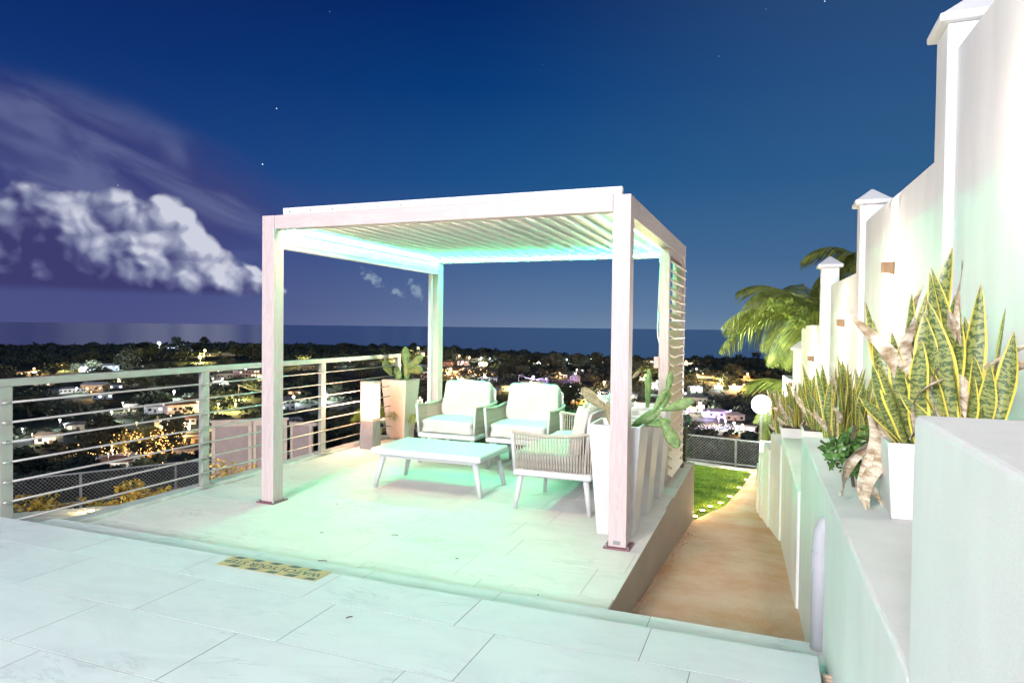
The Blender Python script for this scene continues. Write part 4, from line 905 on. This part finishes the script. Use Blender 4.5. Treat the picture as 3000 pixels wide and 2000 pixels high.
LAMPS= [(-1321.6, 1152.4, 9.5, 'cool', 3), (-433.1, 390.9, 3.2, 'cool', 2), (-798.0, 767.8, 6.2, 'yellow', 3), (-959.2, 934.1, 7.5, 'yellow', 2), (-364.2, 283.4, 2.4, 'cool', 1.5), (-356.5, 246.7, 2.2, 'cool', 1), (-334.2, 212.7, 2.0, 'cool', 0.8), (-380.9, 404.2, 3.2, 'yellow', 2.5), (-340.6, 343.0, 2.7, 'yellow', 1.5), (-330.6, 347.8, 2.7, 'yellow', 1.5), (-755.1, 592.8, 5.1, 'cool', 2), (-715.6, 546.7, 4.7, 'cool', 1.5), (-731.2, 537.5, 4.7, 'cool', 1.5), (-762.4, 500.6, 4.6, 'orange', 1), (-788.6, 551.1, 4.9, 'yellow', 1), (-520.6, 374.9, 3.3, 'cool', 1), (-530.6, 401.8, 3.5, 'orange', 1.5), (-567.8, 613.4, 4.8, 'pink', 1.5), (-574.8, 579.0, 4.6, 'cool', 1), (-313.8, 280.6, 2.3, 'warm', 1.5), (-299.5, 261.2, 2.1, 'warm', 1.2), (-287.1, 265.3, 2.2, 'warm', 1.2), (-372.3, 327.6, 2.7, 'pink', 1), (-356.5, 335.3, 2.7, 'pink', 1), (-592.5, 748.8, 5.6, 'yellow', 2), (-585.9, 968.6, 6.8, 'yellow', 1.5), (-709.4, 1277.3, 8.9, 'yellow', 1.5), (-571.3, 1047.9, 7.3, 'yellow', 1.5), (-497.0, 885.6, 6.2, 'cool', 1.5), (-407.0, 763.9, 5.3, 'cool', 1.3), (-326.2, 401.0, 3.0, 'cool', 2.5), (-314.1, 424.9, 3.1, 'cool', 2), (-308.6, 368.8, 2.8, 'cool', 1), (-558.3, 807.1, 5.8, 'cool', 0.7), (-361.7, 733.8, 5.0, 'yellow', 2.2), (-333.1, 687.7, 4.7, 'orange', 2), (-333.5, 670.2, 4.6, 'orange', 1.5), (-407.0, 863.5, 5.8, 'pink', 1.6), (-492.8, 1030.9, 7.0, 'orange', 1.3), (-455.5, 991.5, 6.7, 'warm', 1), (-430.6, 983.5, 6.6, 'cool', 0.8), (-415.1, 982.1, 6.5, 'cool', 0.6), (-284.3, 660.6, 4.4, 'cool', 1.2), (-310.2, 672.6, 4.5, 'warm', 1.3), (-300.6, 626.7, 4.3, 'warm', 1), (-231.9, 669.3, 4.4, 'purple', 2), (-211.6, 651.9, 4.2, 'purple', 1), (-203.6, 732.8, 4.6, 'purple', 1.5), (-168.1, 590.0, 3.7, 'cool', 1.5), (-323.0, 944.1, 6.1, 'cool', 0.6), (-296.7, 1012.9, 6.5, 'cool', 1.3), (-275.8, 1109.3, 6.9, 'cool', 1), (-148.6, 642.7, 4.0, 'orange', 2.2), (-133.2, 611.8, 3.8, 'orange', 1.2), (-143.0, 556.0, 3.5, 'white', 1.2), (-127.0, 533.7, 3.4, 'white', 1), (-177.3, 1056.5, 6.4, 'orange', 1.8), (-186.8, 1029.5, 6.3, 'purple', 0.8), (-168.4, 898.1, 5.5, 'cool', 0.5), (-102.4, 676.2, 4.1, 'cool', 1.2), (-94.9, 603.9, 3.6, 'cool', 0.7), (-119.9, 1071.3, 6.4, 'orange', 1), (-72.7, 778.7, 4.6, 'orange', 1.5), (-55.5, 772.1, 4.5, 'orange', 1.2), (-86.3, 894.4, 5.3, 'cool', 0.8), (-21.6, 835.0, 4.8, 'orange', 1.3), (-45.3, 729.3, 4.3, 'yellow', 1.3), (-43.4, 678.8, 4.0, 'cool', 1.2), (-28.9, 674.6, 3.9, 'orange', 1.8), (-19.8, 679.5, 3.9, 'orange', 1.5), (-61.9, 567.1, 3.4, 'cool', 1.5), (-50.7, 475.8, 2.8, 'purple', 1.2), (-49.2, 487.1, 2.9, 'yellow', 1.8), (-43.8, 500.2, 3.0, 'cool', 1.8), (-33.6, 449.9, 2.6, 'purple', 1.5), (-28.2, 421.7, 2.5, 'orange', 1), (-24.2, 408.0, 2.4, 'purple', 1.5), (-19.4, 392.2, 2.3, 'white', 1.5), (-14.5, 386.5, 2.3, 'white', 1.3), (-9.7, 377.7, 2.2, 'orange', 1.2), (-20.4, 461.8, 2.7, 'purple', 1), (-2.0, 341.4, 2.0, 'cool', 0.5)]
TREES= [(-130.2, 473.4, 17.6), (-142.1, 491.3, 15.7), (-42.0, 731.0, 15.7), (-40.3, 900.3, 15.7), (-80.2, 1056.1, 12.4), (-278.5, 762.0, 14.1), (-297.4, 764.5, 10.9), (-260.3, 785.9, 8.5), (-547.3, 417.7, 21.1), (-734.8, 548.6, 15.9), (-770.1, 540.9, 13.6), (-752.2, 538.4, 11.9), (-871.3, 720.2, 45.4), (-953.7, 814.1, 62.0), (-734.6, 597.5, 33.7), (-1385.9, 1262.8, 24.0), (-1339.5, 1304.7, 26.0), (-616.6, 631.9, 18.3), (-379.0, 397.0, 9.4), (-539.8, 460.3, 19.2), (-494.2, 411.3, 20.2), (-559.7, 493.1, 20.4), (-414.0, 528.6, 13.2), (-393.1, 432.4, 16.8), (-415.8, 624.1, 22.5), (-432.8, 740.9, 17.3), (-427.6, 824.3, 28.3), (-311.7, 813.1, 35.6), (-299.7, 859.6, 37.2), (-264.4, 840.8, 40.5), (-216.7, 909.6, 28.4), (-232.4, 859.7, 31.7), (-158.6, 831.7, 34.1), (-136.8, 781.4, 27.9), (-247.9, 217.8, 15.2), (-240.1, 191.3, 12.4), (-217.9, 182.1, 9.0), (-274.2, 208.5, 15.2), (-840.6, 892.3, 23.2), (-839.2, 922.9, 26.2)]
UPOLES=[(-393.2, 417.3, 11, 'utility pole standing in the yellow street glow left of the post'),(-136.4, 599.3, 12, 'utility pole with sagging wires in the warm glow right of the sofa'),(-246.9, 666.0, 9, 'thin mast beside the dark house behind the right armchair'),(-812.0, 781.4, 14, 'tall pole on the yellow lit hilltop'),(-74.0, 772.5, 10, 'pole beside the warm road beyond the louvred screen')]
HC = {'longcool': (.62, .70, .74), 'warm': (.60, .50, .38), 'dim': (.40, .38, .34), 'orange': (.55, .32, .16), 'cool': (.60, .64, .66), 'yellow': (.60, .52, .26), 'pink': (.62, .44, .44), 'white': (.70, .68, .62), 'purple': (.48, .42, .62)}  # wall colours include the tint of lamplight on each house, dim where unlit
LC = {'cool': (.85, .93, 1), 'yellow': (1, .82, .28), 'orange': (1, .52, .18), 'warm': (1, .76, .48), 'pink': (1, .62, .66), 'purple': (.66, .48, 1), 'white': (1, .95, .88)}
xr_ = random.Random(41)
for _ in range(70):
    a = xr_.choice((xr_.uniform(-58, 12), xr_.gauss(-27, 3), xr_.gauss(-14, 5), xr_.gauss(-48, 4))); d = math.exp(xr_.uniform(math.log(230), math.log(1150))); x, y = 2+d*math.sin(R(a)), d*math.cos(R(a))
    if all(math.hypot(x-h[0], y-h[1]) > 16 for h in HOUSES): HOUSES.append((x, y, xr_.uniform(9, 17), xr_.uniform(3.6, 7), xr_.choice(('dim', 'dim', 'warm', 'cool', 'white', 'pink', 'orange'))))
    if xr_.random() < .75: LAMPS.append((x+xr_.uniform(-9, 9), y-xr_.uniform(6, 10), 4, xr_.choice(('cool', 'warm', 'orange', 'yellow', 'white')), xr_.uniform(.3, 1.0)))
ORD = ['first', 'second', 'third', 'fourth', 'fifth', 'sixth', 'seventh', 'eighth', 'ninth', 'tenth', 'eleventh', 'twelfth', 'thirteenth', 'fourteenth', 'fifteenth', 'sixteenth', 'seventeenth', 'eighteenth', 'nineteenth', 'twentieth']
def ordl(n): return ORD[n] if n < 20 else ('twenty-' if n < 29 else 'thirty-' if n < 39 else 'forty-' if n < 49 else 'fifty-')+ORD[(n-20) % 10 if n % 10 != 9 else 8]
def ranks(L, key, a=lambda q: math.atan2(q[0]-4, q[1]+4.6)):
    r = {}; c = {}
    for q in sorted(L, key=a): c[key(q)] = c.get(key(q), -1)+1; r[id(q)] = c[key(q)]
    return r
HR = ranks(HOUSES, lambda q: q[4]); LR = ranks(LAMPS, lambda q: q[3])
HM = {k: mat('house_wall_lamp_tint_'+k, v, .85, var=.15, scale=.4) for k, v in HC.items()}
RM = [mat('roof_grey', (.22, .21, .20), .8, var=.3, scale=.3), mat('roof_rust', (.18, .09, .06), .8, var=.3, scale=.3), mat('roof_pale', (.40, .40, .38), .8, var=.2, scale=.3)]
WM = {'w': glow('lit_window_warm', (1, .74, .42), 3), 'c': glow('lit_window_cool', (.8, .9, 1), 3)}; WD = mat('dark_window', (.03, .035, .04), .2)
DM = mat('house_door', (.16, .10, .07), .6)
GL = {k: glow('lamp_'+k, v, 14.0) for k, v in LC.items()}
KL = {'longcool': 'long pale hall lit cool white', 'warm': 'small house lit warm', 'dim': 'unlit grey house', 'orange': 'house lit orange by a lamp', 'cool': 'pale house lit cool white', 'yellow': 'house washed in yellow lamp light', 'pink': 'pinkish house under lamps', 'white': 'white house under lamps', 'purple': 'house lit violet'}
rs = random.Random(5); winmesh = {}
def winm(w_, h_, mt):
    key = (round(w_, 1), round(h_, 1), mt.name)
    if key not in winmesh: winmesh[key] = MB().box(-w_/2, -.12, 0, w_/2, .02, h_).mesh('window', mt)
    return winmesh[key]
for HQ in HOUSES:
    x, y, wd, ht, kind = HQ
    z = gzxy(x, y); face = math.atan2(-(x-2), y)      # turn the front roughly to the viewer
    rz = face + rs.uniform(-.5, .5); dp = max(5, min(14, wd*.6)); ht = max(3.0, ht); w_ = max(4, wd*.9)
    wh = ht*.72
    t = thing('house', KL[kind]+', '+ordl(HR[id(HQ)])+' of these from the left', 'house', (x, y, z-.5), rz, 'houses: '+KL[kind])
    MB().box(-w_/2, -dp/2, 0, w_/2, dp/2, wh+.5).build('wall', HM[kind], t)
    rf = MB(); rt_ = rs.choice((0, 1, 2)) if w_ < 26 else 2; e = .6; z0 = wh+.502; rm_ = rs.choice(RM)
    if rt_ == 0: rf.box(-w_/2-e, -dp/2-e, z0, w_/2+e, dp/2+e, z0+.35)
    else:
        hh_ = ht-wh; rdg = w_/2-(dp/2 if rt_ == 1 else 0)
        rf.v = [(-w_/2-e, -dp/2-e, z0), (w_/2+e, -dp/2-e, z0), (w_/2+e, dp/2+e, z0), (-w_/2-e, dp/2+e, z0), (-max(.5, rdg), 0, z0+hh_), (max(.5, rdg), 0, z0+hh_)]
        rf.f = [(0, 1, 5, 4), (2, 3, 4, 5), (1, 2, 5), (3, 0, 4), (3, 2, 1, 0)]
    rf.build('roof', rm_, t)
    nw = max(2, min(7, int(w_/3.2))); st = 1 if wh < 6.5 else 2
    for s_ in range(st):
        for k in range(nw):
            lit_ = rs.random() < (.45 if kind != 'dim' else .12); mt = (WM['c'] if kind in ('cool', 'longcool', 'purple') else WM['w']) if lit_ else WD
            if k == nw//2 and s_ == 0:
                place('door', winm(1.4, 2.3, DM), t, (-w_/2+w_*(k+.5)/nw, -dp/2, .55)); continue
            place('window', winm(min(1.8, w_/nw*.55), min(1.6, wh/st*.42), mt), t, (-w_/2+w_*(k+.5)/nw, -dp/2, .5+wh/st*(s_+.38)))
polem = {}
bulb = bmesh.new(); bmesh.ops.create_icosphere(bulb, subdivisions=2, radius=1)
BM = {}
for k, v in GL.items():
    me = bpy.data.meshes.new('bulb'); bulb.to_mesh(me); me.materials.append(v); BM[k] = me
PK = MB().tube([(0, 0, 0), (0, 0, 1)], .12, 6).mesh('pole', M['fence'])
PKD = MB().tube([(0, 0, 0), (0, 0, 1)], .12, 6).mesh('pole', M['bark'])
CN = {'cool': 'cool white', 'yellow': 'yellow', 'orange': 'orange', 'warm': 'warm white', 'pink': 'pinkish', 'purple': 'violet', 'white': 'white'}
for LQ in LAMPS:
    x, y, h, c, s = LQ
    z = gzxy(x, y); dist = math.hypot(x-4, y+4.6); t = thing('street_lamp', CN[c]+' street lamp, '+ordl(LR[id(LQ)])+' of this colour from the left of the town', 'street lamp', (x, y, z), 0, CN[c]+' street lamps in the town')
    h = max(5.5, h+2.0); place('pole', PKD, t, (0, 0, 0), None, (.8, .8, h)); place('bulb', BM[c], t, (0, 0, h), None, (dist*.0011*(s**.6),)*3)
    l_ = light('lamp_light', 'POINT', (0, 0, h-dist*.0011*s-.3), 30000*s*(1.9 if c in ('orange', 'yellow', 'warm') else 1.1)*(dist/600)**1.2, LC[c], parent=t, shadow_soft_size=.6)
# orange glow of garden lights among the near trees, strings of fairy lights lower right
def sparkle(label, cx, cy, n, sx, sy, z0, z1, col, size, e, seed, cat='lights'):
    r_ = random.Random(seed); t = thing('garden_lights', label, cat, (cx, cy, gzxy(cx, cy)))
    b_ = MB()
    for k in range(n):
        x, y, z = r_.gauss(0, sx), r_.gauss(0, sy), r_.uniform(z0, z1); s = size*r_.uniform(.5, 1.3); b_.frustum((x, y, z), s*.6, s*.6, (x, y, z+s*1.5), s*.4, s*.4)
    b_.build('bulbs', glow('fairy_'+str(seed), col, 5.0), t, kind='stuff')
    for k in range(3): light('glow', 'POINT', (r_.uniform(-sx, sx), r_.uniform(-sy, sy)-2, z1*.7), e, col, parent=t, shadow_soft_size=.5)
TREES_X = []

sparkle('orange garden lights glowing among the trees below the railing', -223.2, 189.7, 260, 6.5, 4, 1.5, 11, (1, .50, .14), .22, 7000, 1)
sparkle('fainter orange lights spreading left of the garden glow', -211.9, 167.3, 90, 7, 4, 1, 6, (1, .55, .2), .18, 2500, 2)
sparkle('violet and white string lights below the floodlight', -22.1, 390.6, 170, 9, 5, .5, 3.2, (.86, .76, 1), .16, 420, 3)
sparkle('scattered white lights beside the warm lit pole', -135.5, 550.1, 90, 16, 9, 1, 5, (1, .95, .9), .32, 700, 4)
sparkle('cluster of orange lights in the town centre', -337.0, 697.5, 80, 20, 18, 1, 9, (1, .6, .25), .5, 1800, 5)


# trees: five crown shapes shared by all; each tree its own thing
M['tree'] = mat('night_foliage', (.055, .075, .045), .8, var=.5, scale=.25, objvar=.35, second=(.12, .14, .09))
def crown(seed):
    r_ = random.Random(seed); cs = [(r_.uniform(-.32, .32), r_.uniform(-.32, .32), r_.uniform(.42, .85), r_.uniform(.16, .28)) for _ in range(9)]
    return leafcloud(1500, ball(cs), .042, M['tree'], seed, aspect=.7)
CR = [crown(50+i) for i in range(6)]; TK = MB().tube([(0, 0, 0), (.02, 0, .3), (0, 0, .6)], [.035, .028, .012], 6).mesh('trunk', M['bark'])
def tree(x, y, s, lab='dark round crowned tree in the hillside town', grp='dark trees of the hillside town', wide=1.0):
    z = gzxy(x, y); t = thing('tree', lab, 'tree', (x, y, z-.3), random.uniform(0, 6.28), grp)
    i = random.randrange(6); c = place('crown', CR[i], t, (0, 0, 0), None, (s*wide, s*wide, s)); place('trunk', TK, t, (0, 0, 0), None, (s, s, s))
for x, y, s in TREES: tree(x, y, min(s, 26), wide=1.2)
cnt = 0; r_ = random.Random(77)
hxy = [(a[0], a[1], a[2]) for a in HOUSES]
while cnt < 210:
    a = r_.uniform(-59, 14); d = math.exp(r_.uniform(math.log(75), math.log(1900)))
    x, y = 2+d*math.sin(R(a)), d*math.cos(R(a)); cst = float(np.interp(a, [q for q, _ in COAST], [q for _, q in COAST]))
    if d > cst-20: continue
    # keep the sight lines to houses and lamps mostly free
    bad = False
    for hx, hy, hw in hxy + [(q[0], q[1], 4) for q in LAMPS]:
        ha = math.degrees(math.atan2(hx-2, hy)); hd_ = math.hypot(hx-2, hy)
        if abs(ha-a)*hd_/57.3 < hw*.5+5*hd_/d*.5 and 0 < hd_-d < hd_*.35: bad = True; break
        if abs(hd_-d) < 9 and abs(ha-a)*d/57.3 < hw*.6+4: bad = True; break
    if bad: continue
    s = r_.uniform(5.5, 9) if d < 160 else r_.uniform(8, 13) if d < 800 else r_.uniform(10, 18)
    tree(x, y, s, wide=r_.uniform(1, 1.6)); cnt += 1
# a far off wood on the headland, one mass
def coastwood(r_, n):
    a = r_.uniform(-60, 14, n); d = np.interp(a, [q for q, _ in COAST], [q for _, q in COAST]) * r_.uniform(.60, .985, n)
    grp_ = np.sin(a*2.1)+np.sin(a*5.3+1); z = np.interp(d, [q for q, _ in PROF], [q for _, q in PROF]) + r_.uniform(0, 1, n)*(3.5+3*np.clip(grp_, -1, 2))
    return np.stack([2+d*np.sin(np.radians(a)), d*np.cos(np.radians(a)), z], 1)
o = place('far_wood', leafcloud(30000, coastwood, 3.6, M['tree'], 9, aspect=.6)); tag(o, 'dark low woods along the coast beyond the town', 'woods', kind='stuff')
# undergrowth on the near slope
def under(r_, n):
    a = r_.uniform(-60, 14, n); d = np.exp(r_.uniform(math.log(15), math.log(320), n)); z = np.interp(d, [q for q, _ in PROF], [q for _, q in PROF]) + r_.uniform(0, .035, n)*np.minimum(d, 60)
    return np.stack([2+d*np.sin(np.radians(a)), d*np.cos(np.radians(a)), z], 1)
def scaled(me, c=(2, 0)):
    v = np.empty(len(me.vertices)*3); me.vertices.foreach_get('co', v); v = v.reshape(-1, 4, 3); ctr = v.mean(1, keepdims=True)
    k = np.clip(np.hypot(ctr[..., 0:1]-2, ctr[..., 1:2])/110, .14, 1.6); v = ctr+(v-ctr)*k; me.vertices.foreach_set('co', v.ravel()); me.update(); return me
o = place('undergrowth', scaled(leafcloud(100000, under, .30, M['tree'], 12, aspect=.6))); tag(o, 'dark scrub covering the slope below the terrace', 'undergrowth', kind='stuff')
hx_ = np.array([(h[0], h[1]) for h in HOUSES]+[(h[0], h[1]) for h in LAMPS])
def greens(r_, n):
    m_ = 900; a = r_.uniform(-60, 14, m_*2); d = np.exp(r_.uniform(math.log(150), math.log(1250), m_*2)); cx, cy = 2+d*np.sin(np.radians(a)), d*np.cos(np.radians(a))
    ok = np.array([np.min(np.hypot(hx_[:, 0]-x, hx_[:, 1]-y)) > 9 for x, y in zip(cx, cy)]); cx, cy, d = cx[ok], cy[ok], d[ok]
    k = r_.integers(0, len(cx), n); g_ = r_.normal(size=(n, 3)); g_ /= np.linalg.norm(g_, axis=1, keepdims=True); g_ *= r_.uniform(.5, 1, (n, 1)); sz = (3+4*((k*7919) % 97)/97)[:, None]*np.clip(d[k]/500, .6, 1.6)[:, None]
    q = g_*sz*np.array([[1.3, 1.3, .55]]); x, y = cx[k]+q[:, 0], cy[k]+q[:, 1]
    return np.stack([x, y, np.interp(d[k], [b for b, _ in PROF], [b for _, b in PROF])+sz[:, 0]*.25+q[:, 2]], 1)
o = place('town_greenery', leafcloud(90000, greens, 1.25, M['tree'], 15, aspect=.6)); tag(o, 'dark bushes and low trees growing between the town houses', 'bushes', kind='stuff')
palm('dark palm rising among the orange garden lights', -212, 178, gzxy(-212, 178)+12, 5.0, 14, 17, gzxy(-212, 178)-.3)
# poles with wires
up_ = None
for x, y, h, lb in UPOLES:
    z = gzxy(x, y); t = thing('utility_pole', lb, 'utility pole', (x, y, z), math.atan2(-(x-2), y)); place('pole', PK, t, (0, 0, 0), None, (1.3, 1.3, h)); MB().box(-1.6, -.1, h-.9, 1.6, .1, h-.7).build('cross_arm', M['bark'], t)
    for q in (-1.4, 0, 1.4): MB().tube([(q, 0, h-.7), (q+9, 1, h-4.5), (q+20, 3, h-6)], .10, 4).build('wire', M['fence'], t)
# a few twigs blown onto the tiles
for k, (x, y, z, a, L) in enumerate([(1.5, -.35, .0015, .2, .05), (1.0, -.52, .0015, 1.2, .03), (2.15, -.62, .0015, .5, .02), (2.85, -.98, .0015, 2, .018), (1.35, -1.0, .0015, .3, .06), (.62, .2, .0015, 0, .02), (2.3, -2.05, .2115, 1, .03), (.9, .1, .0015, 2, .02)]):
    o = MB().tube([(0, 0, 0), (L*.5, .004, .001), (L, 0, 0)], .0022, 5).build('twig', M['bark']); o.location = (x, y, z+.002); o.rotation_euler = (0, 0, a); tag(o, 'tiny dark twig lying on the pale tiles', 'twig', 'twigs scattered on the tiles')
